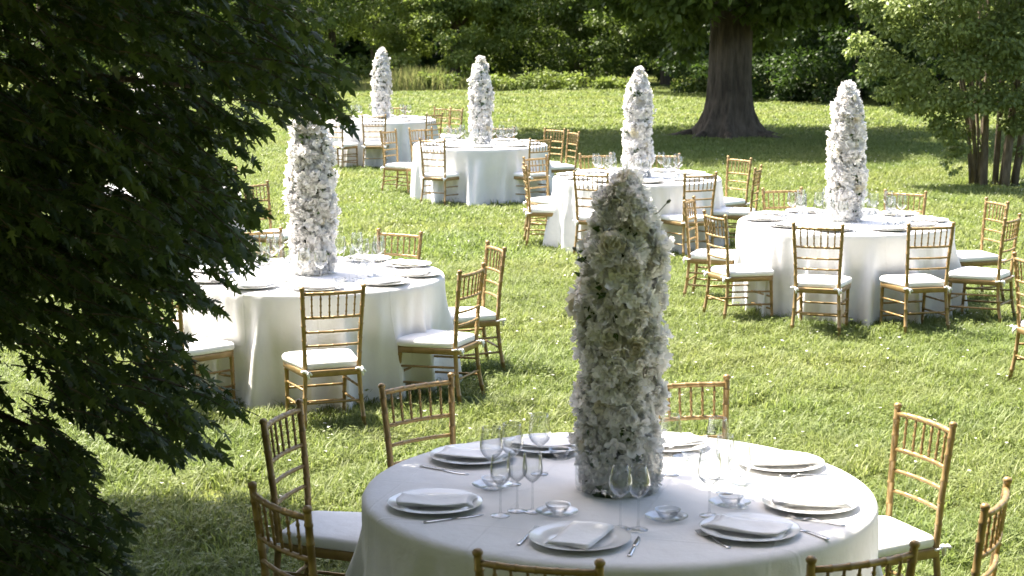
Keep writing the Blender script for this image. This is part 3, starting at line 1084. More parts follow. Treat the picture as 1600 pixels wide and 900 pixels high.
def flower_column(i, n_parts, n_total, label):
    cx, cy, ph = TABLES[i]
    r0 = np.random.default_rng(100 + i)
    root = tag(empty('flower_column', (cx, cy, TOP + .001)), label, 'flower column', 'tall white flower columns')
    link('vase', vase_me, root)
    lean = r0.uniform(-.02, .02, 2)
    # flowers: even spiral with jitter
    t = (np.arange(n_total) + .5) / n_total
    t = .02 + .985 * t ** .98
    t = np.clip(t + r0.normal(0, .008, n_total), .02, 1.0)
    phi = np.arange(n_total) * 2.39996 + r0.normal(0, .25, n_total)
    t_r = np.clip(t + r0.uniform(-.01, .05), 0, 1) if i > 1 else t      # some draw in sooner than others
    bump = .010 * np.sin(3 * phi + t * 17 + i) + .008 * np.sin(t * 40 + i * 2)
    rad = np.array([col_r(q) for q in t_r]) * (1 + .06 * np.sin(t * 9 + i * 1.7)) + bump + r0.normal(0, .010, n_total)
    inside = t < .15
    # every third flower sits deeper, closing the mass
    rad[::3] -= .018
    rad = np.maximum(rad, .004)
    rad[inside] = np.clip(rad[inside], .112, .130)
    pos = np.stack([rad * np.cos(phi) + lean[0] * t, rad * np.sin(phi) + lean[1] * t, t * COL_H], 1)
    nrm = np.stack([np.cos(phi), np.sin(phi), .12 + 2.2 * np.clip(t - .8, 0, 1) * 3 * .5], 1) + r0.normal(0, .34, (n_total, 3))
    nrm /= np.linalg.norm(nrm, axis=1, keepdims=True)
    size = r0.uniform(.036, .068, n_total) * r0.choice([.8, 1, 1, 1.2], n_total)
    kind = r0.choice([0, 1, 2, 3, 4, 5], n_total, p=[.17, .17, .25, .25, .02, .14])
    size[kind == 4] *= 1.2
    size[inside] *= .9
    # gaps where sprigs show
    keep = np.ones(n_total, bool)
    gaps = r0.uniform(0, 1, (24, 2))
    for gt, gp in gaps:
        dphi = (phi - gp * 2 * PI + PI) % (2 * PI) - PI
        keep &= ~((np.abs(t - gt) < .014) & (np.abs(dphi) * .15 < .017) & (t < .9))
    # nearest to the viewer first
    facing = -pos[:, 1]
    order = np.argsort(-facing)
    order = [o for o in order if keep[o]]
    parts = order[:n_parts]
    rest = order[n_parts:]
    for o in parts:
        ob = link('flower', FLOWER_MES[kind[o]], root, tuple(pos[o]))
        q = Vector(nrm[o]).to_track_quat('Z', 'Y')
        ob.rotation_mode = 'QUATERNION'
        ob.rotation_quaternion = q @ Matrix.Rotation(r0.uniform(0, 6.28), 3, 'Z').to_quaternion()
        ob.scale = (size[o],) * 3
    for cream in (0, 1):
        V, Fc, T_, k0 = [], [], [], 0
        for kk in range(6):
            if (kk == 4) != bool(cream):
                continue
            idx = np.array([o for o in rest if kind[o] == kk])
            if not len(idx):
                continue
            tv, tf, tt = FLOWERS[kk]
            ax = np.cross(nrm[idx], r0.normal(0, 1, (len(idx), 3)))
            v, f = scatter(tv, tf, pos[idx], ax, nrm[idx], size[idx])
            V.append(v)
            Fc.append(f + k0)
            T_.append(np.tile(tt, len(idx)))
            k0 += len(v)
        if V:
            me = np_mesh('massed_flowers', np.concatenate(V), np.concatenate(Fc), M['petal_cream'] if cream else M['petal'], np.concatenate(T_), True)
            tag(link('massed_flowers', me, root), kind='stuff')
    # sprigs in the gaps and here and there
    sp, sa, sn = [], [], []
    for gt, gp in gaps:
        if gt > .93:
            continue
        for q in range(9):
            a = gp * 2 * PI + r0.normal(0, .13)
            r = col_r(gt) - .02 + r0.uniform(0, .03)
            if gt < .15:
                r = min(r, .135)
            sp.append((r * math.cos(a), r * math.sin(a), gt * COL_H + r0.normal(0, .016)))
            sa.append((math.cos(a) * .4 + r0.normal(0, .6), math.sin(a) * .4 + r0.normal(0, .6), r0.normal(0, .7)))
            sn.append((math.cos(a), math.sin(a), .2))
    for q in range(40):
        tq, a = r0.uniform(.03, .97), r0.uniform(0, 6.28)
        r = (col_r(tq) + .012) if tq > .16 else .132
        sp.append((r * math.cos(a), r * math.sin(a), tq * COL_H))
        sa.append((math.cos(a) * .3 + r0.normal(0, .6), math.sin(a) * .3 + r0.normal(0, .6), r0.normal(0, .7)))
        sn.append((math.cos(a), math.sin(a), .2))
    v, f = scatter(LEAF2, LEAF2_F, np.array(sp), np.array(sa), np.array(sn), r0.uniform(.025, .045, len(sp)))
    tag(link('sprig_leaves', np_mesh('sprig_leaves', v, f, M['sprig'], r0.uniform(0, 1, len(f)))  , root), kind='stuff')
    # inner core of stems and leaves
    cb = MB()
    prof = [(0, .02)] + [(max(.012, col_r(k / 16) - .052), .02 + (COL_H - .05) * k / 16) for k in range(17)] + [(0, COL_H - .03)]
    cb.lathe(prof, 20)
    link('stem_core', cb.mesh('stem_core', M['stem']), root)
    if i == 1:      # two buds that stick out on their stalks
        for (dx, dz, ln) in ((.10, 1.03, .06), (-.13, .86, .03)):
            s = math.copysign(1, dx)
            pts = [(dx * .7, -.06, dz - .03), (dx + s * ln * .5, -.07, dz), (dx + s * ln, -.08, dz + .035)]
            bd = link('bud', MB().tube(pts, [.002, .002, .002], 5).tube([pts[-1], (pts[-1][0] + s * .006, -.08, pts[-1][2] + .006), (pts[-1][0] + s * .013, -.08, pts[-1][2] + .012)], [.003, .007, .004], 7).mesh('bud', M['stem']), root)
    return root


flower_column(1, 300, 2500, 'tall shaded column of white flowers in a glass vase on the nearest table')
flower_column(2, 300, 2100, 'sunlit white flower column beside the maple leaves, its tip behind a twig')
flower_column(3, 260, 1800, 'sunlit white flower column on the table near the multi-stemmed shrub')
flower_column(4, 0, 1500, 'white flower column on the middle table before the thick tree trunk')
flower_column(5, 0, 1300, 'white flower column on the second-farthest table, open lawn behind it')
flower_column(6, 0, 1100, 'smallest looking white flower column, on the farthest table')
flower_column(7, 0, 500, 'white flower column glimpsed only as flecks behind the maple leaves')


# ------------------------------------------------------------------ leaves
def quad_leaf():
    v = np.array([(0, 0, 0), (.34, .42, .08), (0, 1, -.06), (-.34, .42, .08)])
    return v, np.array([(0, 1, 2), (0, 2, 3)])


QL_V, QL_F = quad_leaf()


def maple_leaf(seed):
    """palmate leaf with five pointed lobes, stalk at the origin, tip at +Y, length 1"""
    r_ = np.random.default_rng(seed)
    tips = [(-150, .34), (-75, .66), (-36, .80), (0, 1.), (36, .80), (75, .66), (150, .34)]
    tips = [(-118, .42), (-62, .70), (-30, .40), (0, 1.0), (30, .40), (62, .70), (118, .42)]
    pts = [(0, 0)]
    seq = [(-125, .30), (-105, .46), (-88, .22), (-66, .66), (-56, .52), (-38, .23), (-20, .56), (-10, .72), (0, 1.), (10, .72), (20, .56), (38, .23), (56, .52), (66, .66), (88, .22), (105, .46), (125, .30)]
    for d, r in seq:
        a = math.radians(d)
        rr = r * (1 + r_.uniform(-.06, .06))
        pts.append((rr * math.sin(a), .18 + rr * math.cos(a) * .82))
    v = [(0, .18, .03)]
    v += [(x * .8, y, -.10 * abs(x) ** 1.3 - .12 * max(0, y - .4) ** 2 + r_.uniform(-.02, .02)) for x, y in pts]
    n = len(pts)
    f = [(0, 1 + k, 1 + (k + 1) % n) for k in range(n)]
    return np.array(v), np.array(f)


MAPLE = [maple_leaf(s) for s in range(3)]
COARSE_V = np.array([(0, .1, 0)] + [(.30, .12, -.03), (.62, .42, -.1), (.28, .55, -.03), (0, 1, -.1), (-.28, .55, -.03), (-.62, .42, -.1), (-.30, .12, -.03)], float)
COARSE_F = np.array([(0, k, k + 1) for k in range(1, 7)])


def in_poly(x, y, poly):
    c = False
    n = len(poly)
    for i in range(n):
        x1, y1 = poly[i]
        x2, y2 = poly[i - 1]
        if (y1 > y) != (y2 > y) and x < (x2 - x1) * (y - y1) / (y2 - y1) + x1:
            c = not c
    return c


# outline of the hanging boughs, as read from the photograph; turned into places in the crown below
BOUGH = [(-260, -60), (470, -60), (520, -20), (505, 20), (545, 60), (530, 90), (562, 130), (540, 160), (572, 196), (520, 200), (470, 192), (440, 212), (398, 212), (385, 235), (420, 250), (378, 260), (368, 290),
         (385, 320), (432, 330), (410, 345), (388, 362), (410, 392), (420, 403), (392, 428), (380, 445), (330, 442), (325, 462), (352, 488), (322, 482), (280, 474), (288, 505), (318, 562), (345, 600), (390, 640),
         (368, 680), (348, 708), (280, 724), (245, 730), (230, 698), (198, 672), (160, 668), (128, 690), (150, 712), (163, 755), (122, 776), (183, 800), (220, 824), (188, 842), (212, 884), (240, 905), (255, 990), (-260, 990)]
GAP = [(-6, 540), (66, 545), (122, 590), (140, 705), (62, 708), (14, 640)]


def maple_tree():
    r0 = np.random.default_rng(5)
    base = Vector((-4.3, 7.9, 0))
    root = tag(empty('maple_tree', base), 'dark maple with drooping lobed leaves filling the left side', 'tree')
    P, A, Nn, Sz, Tw = [], [], [], [], []
    fork = np.array((-4.2, 7.8, 2.6))

    def spray(tip, length, direction, n, ls):
        d = np.array(direction) / np.linalg.norm(direction)
        start = tip - d * length
        up = np.array((0, 0, 1.))
        sag = .12 * length
        side = np.cross(d, up)
        side /= np.linalg.norm(side) + 1e-9
        pts = []
        for k in range(5):
            t = k / 4
            pts.append(start + d * length * t + np.array((0, 0, sag * (1 - t) * t * 2)))
        Tw.append(pts)
        for k in range(n):
            t = (k + r0.uniform(0, 1)) / n
            p = start + d * length * t + np.array((0, 0, sag * (1 - t) * t * 2))
            s = 1 if k % 2 else -1
            ax = d * r0.uniform(.4, 1.0) + side * s * r0.uniform(.1, .9) + up * r0.uniform(-.75, -.05) + r0.normal(0, .18, 3)
            ax /= np.linalg.norm(ax)
            P.append(p + ax * r0.uniform(.01, .03))
            A.append(ax)
            nn = up * .8 + r0.normal(0, .45, 3) + np.array((-.1, -.25, 0))
            Nn.append(nn)
            Sz.append(ls * r0.uniform(.75, 1.2))

    # hanging boughs at the left of the view
    made = 0
    while made < 1500:
        px, py = r0.uniform(-260, 580), r0.uniform(-60, 990)
        if not in_poly(px, py, BOUGH) or in_poly(px, py, GAP):
            continue
        dpt = r0.uniform(6.1, 8.3)
        if py > 560:
            dpt = r0.uniform(6.0, 7.3)
        tip = at_depth(px, py, dpt)
        if tip.z < .12:
            continue
        spray(np.array(tip), r0.uniform(.16, .34), (r0.uniform(.6, 1.2), r0.uniform(-.5, .3), r0.uniform(-.9, -.15)), 15, .063)
        made += 1
    made = 0
    while made < 420:
        px, py = r0.uniform(-150, 420), r0.uniform(190, 500)
        if not in_poly(px, py, BOUGH):
            continue
        spray(np.array(at_depth(px, py, r0.uniform(6.8, 8.6))), r0.uniform(.2, .34), (r0.uniform(.6, 1.2), r0.uniform(-.5, .3), r0.uniform(-.9, -.15)), 15, .066)
        made += 1
    n_vis = len(P)
    # the crown above and to the left, out of frame, which shades the near table
    made = 0
    while made < 3400:
        q = r0.normal(0, 1, 3)
        q /= np.linalg.norm(q)
        q *= r0.uniform(.0, 1.) ** .4
        c = np.array((-2.6, 7.9, 4.7)) + q * np.array((3.6, 3.0, 2.1))
        if c[2] < 2.72:
            continue
        h = c[2] - .76           # the crown ends where its shade ends beside the near table
        sx, sy = c[0] + .426 * h, c[1] - .319 * h
        edge = np.interp(sy, (5., 5.6, 6.2, 7.3, 9.3), (1.9, 1.6, 1.05, .34, -1.45))
        if sx > edge - .2 or sy > 9.15:
            continue
        spray(c, r0.uniform(.3, .5), (q[0] + .3, q[1] * .8, -.35 + .3 * q[2]), 14, .125)
        made += 1
    made = 0
    while made < 1350:       # added unseen boughs over the viewer, keeping sky light off the near table
        q = r0.normal(0, 1, 3)
        q *= r0.uniform(0, 1) ** .4 / np.linalg.norm(q)
        c = np.array((-.7, 2.6, 4.9)) + q * np.array((4.6, 4.6, 1.7))
        if c[2] < 3.35 + .1 * max(0, c[1] - 3):
            continue
        h = c[2] - .76
        sx, sy = c[0] + .426 * h, c[1] - .319 * h
        if sy > 4.8 and sx > np.interp(sy, (5., 5.6, 6.2, 7.3, 9.3), (1.9, 1.6, 1.05, .34, -1.45)) - .2:
            continue
        spray(c, r0.uniform(.4, .7), (q[0] + .3, q[1] * .8, -.35 + .3 * q[2]), 14, .15)
        made += 1
    P, A, Nn, Sz = map(np.array, (P, A, Nn, Sz))
    b3 = np.array(base)
    # keep clear of the top edge of the shaded group
    var = r0.integers(0, 3, len(P))
    var[n_vis:] = 3
    # the 300 leaves that show largest: nearest to the viewer among the boughs
    dist = np.linalg.norm(P - np.array((0, 0, CAM_H)), axis=1) / Sz
    dist[n_vis:] = 1e9
    px = 800 + P[:, 0] / P[:, 1] * F
    dist[(px < 5)] = 1e9
    near = np.argsort(dist)[:300]
    isnear = np.zeros(len(P), bool)
    isnear[near] = True
    leaf_mes = [np_mesh('maple_leaf', v, f, M['maple_leaf'], np.full(len(f), t)) for (v, f), t in zip(MAPLE, (.2, .5, .85))]
    x, y, z = rot_frames(A, Nn)
    crown = link('crown', None, root)
    for o in near:
        m = Matrix(((x[o, 0], y[o, 0], z[o, 0]), (x[o, 1], y[o, 1], z[o, 1]), (x[o, 2], y[o, 2], z[o, 2])))
        ob = link('leaf', leaf_mes[var[o]], crown, tuple(P[o] - b3))
        ob.rotation_mode = 'QUATERNION'
        ob.rotation_quaternion = m.to_quaternion()
        ob.scale = (Sz[o],) * 3
    V, Fc, k0 = [], [], 0
    for q in range(3):
        idx = np.where((var == q) & ~isnear)[0]
        v, f = scatter(*MAPLE[q], P[idx] - b3, A[idx], Nn[idx], Sz[idx])
        V.append(v)
        Fc.append(f + k0)
        k0 += len(v)
    Fc = np.concatenate(Fc)
    nl = len(MAPLE[0][1])
    tint = np.repeat(r0.uniform(0, 1, len(Fc) // nl), nl)
    idx = np.where(var == 3)[0]
    v, f = scatter(COARSE_V, COARSE_F, P[idx] - b3, A[idx], Nn[idx], Sz[idx])
    tag(link('upper_leaves', np_mesh('upper_leaves', v, f, M['maple_leaf'], np.repeat(r0.uniform(0, 1, len(idx)), len(COARSE_F))), crown), kind='stuff')
    tag(link('massed_leaves', np_mesh('massed_leaves', np.concatenate(V), Fc, M['maple_leaf'], tint), crown), kind='stuff')
    tb = MB()
    for k, pts in enumerate(Tw):
        if k < 1920 or k % 3 == 0:
            tb.tube([Vector(p - b3) for p in pts], [.0035, .003, .0025, .002, .0012], 4, False)
    tag(link('twigs', tb.mesh('twigs', M['bark']), crown), kind='stuff')
    link('trunk', MB().tube([(0, 0, 0), (.02, .02, .3), (.05, 0, 1.2), (.1, -.1, 2.6), (.5, .1, 4.2), (.9, .2, 5.6)], [.24, .18, .15, .13, .09, .04], 12).mesh('trunk', M['bark']), root)
    for dst in ((-1.6, 7.2, 2.6), (-1.3, 7.4, 2.2), (-1.9, 6.9, 1.5), (-1.7, 6.6, .9), (-1.2, 8., 4.), (-2.4, 6.2, 4.3), (-2.0, 9., 4.6), (-4.8, 9.4, 4.5)):
        d = Vector(dst) - base
        s = Vector((.07, -.05, min(2.4, max(.9, d.z * .8))))
        mid = s.lerp(d, .5) + Vector((0, 0, .22))
        q1, q3 = s.lerp(mid, .5) + Vector((0, 0, .08)), mid.lerp(d, .5) + Vector((0, 0, .07))
        link('branch', MB().tube([s, q1, mid, q3, d], [.055, .042, .03, .02, .008], 8).mesh('branch', M['bark']), root)
    return root


maple_tree()


def clump_crown(name, parent, centre, clumps, leaf, mat, n_leaf, seed, squash=.6, droop=0.):
    """clumps: (n,4) x,y,z,r relative to parent; leaves scattered in each clump's shell"""
    r0 = np.random.default_rng(seed)
    clumps = np.asarray(clumps, float)
    w = clumps[:, 3] ** 2
    cnt = np.maximum(6, (n_leaf * w / w.sum()).astype(int))
    idx = np.repeat(np.arange(len(clumps)), cnt)
    n = len(idx)
    q = r0.normal(0, 1, (n, 3))
    q /= np.linalg.norm(q, axis=1, keepdims=True)
    rad = r0.uniform(.1, 1, n) ** .45 * r0.choice([1, 1, 1, 1.25], n)
    q *= rad[:, None]
    pos = clumps[idx, :3] + q * clumps[idx, 3][:, None] * np.array((1, 1, squash))
    ax = q * .8 + r0.normal(0, .5, (n, 3)) + np.array((0, 0, -.35 - droop))
    nr = q * .5 + r0.normal(0, .5, (n, 3)) + np.array((0, 0, .75))
    size = leaf * r0.uniform(.65, 1.3, n)
    v, f = scatter(QL_V, QL_F, pos, ax, nr, size)
    ct = r0.uniform(0, 1, len(clumps))
    tint = np.repeat(np.clip(ct[idx] * .6 + r0.uniform(0, .5, n), 0, 1), 2)
    return link(name, np_mesh(name, v, f, mat, tint), parent)


def dome_clumps(r0, n, c, r, zmin, rc=(.5, 1.), shell=.55):
    out = []
    while len(out) < n:
        q = r0.normal(0, 1, 3)
        q /= np.linalg.norm(q)
        q *= r0.uniform(shell, 1)
        p = np.array(c) + q * np.array(r)
        if p[2] < zmin:
            continue
        out.append((*p, r0.uniform(*rc)))
    return out


def tree(name, px, y, label, mat, height, radius, n_clumps, n_leaf, leaf, seed, trunk_r=.18, skirt=None, zmin=1.2, depth=None, group='trees along the lawn edge', bark='bark'):
    r0 = np.random.default_rng(seed)
    p = at_depth(px, 450, y)
    root = tag(empty(name, (p.x, y, 0)), label, 'tree', group)
    h = height
    lean = r0.uniform(-.3, .3, 2)
    link('trunk', MB().tube([(0, 0, -.1), (0, 0, .15), (lean[0] * .2, 0, h * .25), (lean[0], lean[1], h * .55), (lean[0] * 1.4, lean[1] * 1.4, h * .85)], [trunk_r * 1.6, trunk_r * 1.15, trunk_r, trunk_r * .6, .03], 10).mesh('trunk', M[bark]), root)
    for k in range(5):
        a = k * 1.3 + r0.uniform(0, 1)
        z = h * (.22 + .1 * k)
        link('limb', MB().tube([(lean[0] * .4, lean[1] * .3, z), (radius * .35 * math.cos(a), radius * .35 * math.sin(a), z + h * .1), (radius * .75 * math.cos(a), radius * .75 * math.sin(a), z + h * .13)], [trunk_r * .45, trunk_r * .3, .02], 6).mesh('limb', M[bark]), root)
    cl = dome_clumps(r0, n_clumps, (0, 0, h * .55), (radius * (.7 if mat == 'bright_leaf' or name == 'broad_tree' else 1), (depth or radius) * (.6 if mat == 'bright_leaf' or name == 'broad_tree' else 1), h * .48), zmin, (radius * .14, radius * .3))
    if skirt:       # boughs drooping to the ground round the crown
        n, z0, z1 = skirt
        for k in range(n):
            a = r0.uniform(0, 2 * PI)
            rr = radius * r0.uniform(.6, 1.1)
            cl.append((rr * math.cos(a), (depth or radius) * r0.uniform(.6, 1.15) * math.sin(a), r0.uniform(z0, z1), radius * r0.uniform(.09, .18)))
    clump_crown('crown', root, None, cl, leaf * .78, M[mat], int(n_leaf * 1.45), seed + 1)
    return root


# ------------------------------------------------------------------ the big tree with the thick trunk
def big_tree():
    p = at(1136, 216, 0)
    root = tag(empty('shade_tree', (p.x, p.y, 0)), 'great shade tree with thick flared dark trunk standing on the lawn', 'tree')
    r0 = np.random.default_rng(21)
    N = 96
    b = MB()
    prof = [(-.05, .88), (.05, .78), (.15, .68), (.32, .58), (.55, .50), (.85, .455), (1.2, .43), (1.8, .415), (2.5, .41), (3.3, .42), (4.2, .44), (5.0, .38), (7., .26), (9.5, .1)]
    lob = [(k * 2 * PI / 7 + r0.uniform(-.3, .3), r0.uniform(.16, .3), r0.uniform(.5, 1.)) for k in range(7)]
    for z, r in prof:
        flare = max(0, (.9 - z) / .95) ** 1.6
        for k in range(N):
            a = 2 * PI * k / N
            f = sum(h * math.exp(-(((a - c + PI) % (2 * PI) - PI) / w) ** 2) for c, w, h in lob)
            rr = r * (1 + .55 * flare * (f - .45)) * (1 + .045 * math.sin(6 * a + z * .25) + .03 * math.sin(11 * a - z * .3 + 1) + .015 * math.sin(23 * a - z))
            b.v.append((rr * math.cos(a) + .02 * z, rr * math.sin(a), z))
    for i in range(len(prof) - 1):
        for k in range(N):
            b.f.append((i * N + k, i * N + (k + 1) % N, (i + 1) * N + (k + 1) % N, (i + 1) * N + k))
    tr = link('trunk', b.mesh('trunk', M['bark']), root)
    for k, (c, w, h) in enumerate(lob):
        rb = MB().tube([(.72 * math.cos(c), .72 * math.sin(c), .07), (1.05 * math.cos(c + .05), 1.05 * math.sin(c + .05), .02), (1.5 * math.cos(c + .12), 1.5 * math.sin(c + .12), -.03)], [.12, .075, .03], 8)
        link('root', rb.mesh('root', M['bark']), tr)
    for k in range(8):
        a = k * 2 * PI / 8 + .4
        z = 3.4 + .5 * (k % 3)
        rr = 6.3
        link('limb', MB().tube([(.05, 0, z), (1.6 * math.cos(a), 1.6 * math.sin(a), z + 1.), (rr * .6 * math.cos(a), rr * .6 * math.sin(a), z + 1.6), (rr * math.cos(a), rr * math.sin(a), z + 1.1)], [.22, .16, .1, .03], 8).mesh('limb', M['bark']), root)
    cl = dome_clumps(r0, 110, (0, 0, 6.8), (8.4, 5.4, 3.8), 3.7, (.9, 1.6), .5)
    for px_, py_, dy, r in ((1052, 10, -1.2, .5), (1085, 22, -.8, .45), (1070, 45, -.6, .35), (1105, -5, -1.5, .5), (1180, 8, -1., .5), (1210, 28, -.6, .5), (1235, -2, -1.2, .6), (1030, -8, -1., .55),
                            (1195, 55, 0.6, .45), (1255, 20, .8, .5), (1290, 0, .5, .6), (1330, -6, .4, .6), (1000, 5, .6, .5), (965, -4, .8, .6), (1075, 60, 1.2, .4), (1062, 85, 1.4, .35)):
        q = at_depth(px_, py_, p.y + dy)
        cl.append((q.x - p.x, q.y - p.y, q.z, r))
    clump_crown('crown', root, None, cl, .185, M['mid_leaf'], 140000, 22)
    return root


big_tree()


# ------------------------------------------------------------------ multi-stemmed shrub on the right
def shrub():
    p = at(1540, 292, 0)
    y0 = p.y
    root = tag(empty('multi_stemmed_shrub', (p.x, y0, 0)), 'tall multi-stemmed shrub with fanning pale stems and light green leaves', 'shrub')
    r0 = np.random.default_rng(31)
    for k in range(19):
        a = r0.uniform(0, 2 * PI)
        rb = r0.uniform(.08, .46)
        bx, by = rb * math.cos(a), rb * math.sin(a) * .8
        lean = r0.uniform(.7, 1.6)
        tx, ty = bx + lean * math.cos(a) * (1 if k % 4 else .3), by + lean * math.sin(a)
        zt = r0.uniform(2.6, 4.2)
        rad = (.05, .042, .055, .046)[k] if k < 4 else r0.uniform(.011, .028)
        if k < 4:
            bx, by = (-.1, .1, .2, .36)[k], (-.28, -.12, -.3, -.2)[k]
            tx, ty, zt = bx + (-.05, .28, .45, .8)[k], by + .2, 3.8
        pts = [(bx, by, -.05), (bx + (tx - bx) * .12, by + (ty - by) * .12, zt * .25), (bx + (tx - bx) * .38 + r0.normal(0, .03), by + (ty - by) * .38, zt * .55), (tx, ty, zt)]
        link('stem', MB().tube(pts, [rad * 1.15, rad, rad * .8, rad * .35], 8).mesh('stem', M['pale_bark']), root)
    cl = dome_clumps(r0, 64, (.05, 0, 3.4), (2., 1.7, 1.9), 1.75, (.28, .5), .45)
    for px_, py_, dy, r in ((1345, 62, -.2, .16), (1372, 80, -.3, .2), (1360, 110, -.2, .17), (1330, 80, 0, .1), (1392, 100, -.4, .24), (1400, 140, -.4, .2), (1378, 148, -.2, .13), (1425, 120, -.5, .28), (1440, 165, -.4, .24), (1412, 165, -.3, .12),
                            (1470, 150, -.6, .3), (1480, 190, -.5, .24), (1520, 160, -.7, .3), (1560, 150, -.6, .3), (1590, 190, -.3, .25), (1450, 60, -.6, .35), (1400, 40, -.5, .28), (1370, 20, -.4, .22), (1355, -5, -.4, .25),
                            (1420, 5, -.6, .35), (1500, 40, -.8, .4), (1560, 60, -.8, .4), (1600, 20, -.6, .5), (1510, 100, -.8, .34), (1580, 100, -.7, .35), (1480, 215, -.4, .14), (1610, 150, -.3, .35), (1500, 205, -.2, .16),
                            (1640, 60, 0, .5), (1660, 140, 0, .45), (1480, 240, -.3, .09), (1490, 265, -.25, .08), (1600, 235, -.2, .12), (1530, 225, .2, .15), (1500, 232, -.3, .13), (1465, 200, -.3, .14), (1478, 252, -.2, .07), (1585, 195, -.4, .18)):
        q = at_depth(px_, py_, y0 + dy)
        cl.append((q.x - p.x, q.y - p.y, q.z, r))
    clump_crown('crown', root, None, cl, .072, M['shrub_leaf'], 80000, 32, squash=.62)
    return root


shrub()

# ------------------------------------------------------------------ trees and bushes at the lawn edge
tree('drooping_tree', 712, 62.5, 'light green tree with boughs drooping to the grass behind the second-farthest column', 'bright_leaf', 9, 2.7, 70, 34000, .17, 41, .16, (60, .2, 3.2), .3)
tree('broad_tree', 905, 66, 'broad darker tree with yellow-green specks behind the open lawn', 'mid_leaf', 10, 4.4, 90, 46000, .17, 43, .2, (90, .5, 3.4), .6)
tree('broad_tree', 1035, 62, 'dark leafy tree just left of the thick trunk at the lawn edge', 'mid_leaf', 9, 2.6, 60, 28000, .17, 45, .16, (60, .3, 3.2), .4)
tree('woodland_tree', 590, 72, 'dark tree with bare lower trunk in the shadowed gap on the left', 'mid_leaf', 11, 4., 80, 22000, .18, 47, .16, (26, 1.7, 3.4), 1.9)
tree('woodland_tree', 525, 64, 'green tree over the shaded gap beside the maple tips', 'bright_leaf', 9, 2.4, 60, 14000, .16, 49, .13, (24, 1.3, 3.3), 1.4)
tree('woodland_tree', 420, 62, 'pale green tree mostly screened by the maple boughs', 'mid_leaf', 9, 3.4, 60, 16000, .17, 51, .15, (40, .3, 3.2), .5)
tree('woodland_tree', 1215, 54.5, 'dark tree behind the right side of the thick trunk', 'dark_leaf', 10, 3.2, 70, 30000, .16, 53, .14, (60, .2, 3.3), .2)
tree('woodland_tree', 1120, 57.5, 'tall dark tree added behind the thick trunk to shade its neighbours', 'dark_leaf', 13, 4.6, 90, 26000, .2, 65, .18, None, 2.6)  # added for the shade it throws on the dark trees to its right
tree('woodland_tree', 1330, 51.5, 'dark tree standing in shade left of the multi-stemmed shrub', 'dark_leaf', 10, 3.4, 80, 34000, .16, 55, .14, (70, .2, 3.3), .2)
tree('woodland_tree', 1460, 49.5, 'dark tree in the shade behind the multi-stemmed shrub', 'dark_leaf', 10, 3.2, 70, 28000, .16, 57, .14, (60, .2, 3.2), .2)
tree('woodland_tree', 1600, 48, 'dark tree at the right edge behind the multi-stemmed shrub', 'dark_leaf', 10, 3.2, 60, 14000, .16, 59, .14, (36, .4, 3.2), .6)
tree('woodland_tree', 250, 60, 'woodland tree wholly behind the maple at the far left', 'mid_leaf', 9, 3.6, 50, 9000, .2, 61, .15, (30, .3, 3.), .5)
tree('woodland_tree', 80, 57, 'woodland tree behind the maple at the left edge', 'mid_leaf', 9, 3.6, 50, 9000, .2, 63, .15, (30, .3, 3.), .5)


def bush(px, y, r, h, label, seed, mat='bright_leaf', n=1800):
    r0 = np.random.default_rng(seed)
    p = at_depth(px, 450, y)
    root = tag(empty('low_bush', (p.x, y, 0)), label, 'bush', 'low bushes along the lawn edge')
    cl = [(r * r0.uniform(-.8, .8), r * r0.uniform(-.5, .5), h * r0.uniform(.15, .75), r * r0.uniform(.25, .42)) for k in range(12)]
    clump_crown('foliage', root, None, cl, .11, M[mat], n, seed)
    for k in range(4):
        a = k * 1.6
        link('stem', MB().tube([(.05 * math.cos(a), .05 * math.sin(a), 0), (r * .5 * math.cos(a), r * .3 * math.sin(a), h * .6)], [.015, .006], 5).mesh('stem', M['bark']), root)


bush(765, 58.2, .8, .55, 'pale low bush at the lawn edge right of the drooping tree', 71)
bush(862, 58.4, 1.1, .7, 'pale low bush under the broad tree with yellow specks', 72)
bush(960, 58, .7, .45, 'low bush at the lawn edge behind the middle flower column', 73)
bush(1085, 57, .9, .9, 'light green bush touching the left side of the thick trunk', 74, n=2600)
bush(688, 58.3, .6, .6, 'small bush at the foot of the drooping tree', 75)
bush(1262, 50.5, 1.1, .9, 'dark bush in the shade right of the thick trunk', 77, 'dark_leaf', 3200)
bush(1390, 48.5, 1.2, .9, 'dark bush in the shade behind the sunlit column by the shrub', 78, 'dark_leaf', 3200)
bush(1170, 53, .7, .5, 'small bush showing right of the thick trunk', 76, 'mid_leaf')


# far-off wood behind the edge trees: one mass
def woodland():
    r0 = np.random.default_rng(81)
    n = 60000
    x = r0.uniform(-34, 40, n)
    y = 78 - .12 * x * (x > 0) + r0.uniform(-3, 4, n) - np.abs(x) * .05
    z = 13 * r0.uniform(0, 1, n) ** 1.5
    pos = np.stack([x, y, z], 1)
    pos += .6 * np.sin(pos[:, [1, 2, 0]] * 1.7)
    pos[:, 2] = np.maximum(pos[:, 2], .1)
    ax = r0.normal(0, 1, (n, 3)) + np.array((0, -.2, -.4))
    nr = r0.normal(0, .6, (n, 3)) + np.array((0, -.4, .6))
    v, f = scatter(QL_V, QL_F, pos, ax, nr, r0.uniform(.35, .7, n))
    tag(link('woodland', np_mesh('woodland', v, f, M['dark_leaf'], np.repeat(r0.uniform(0, 1, n), 2))), 'dark far-off wood closing the view behind the lawn', 'woodland', kind='stuff')


woodland()


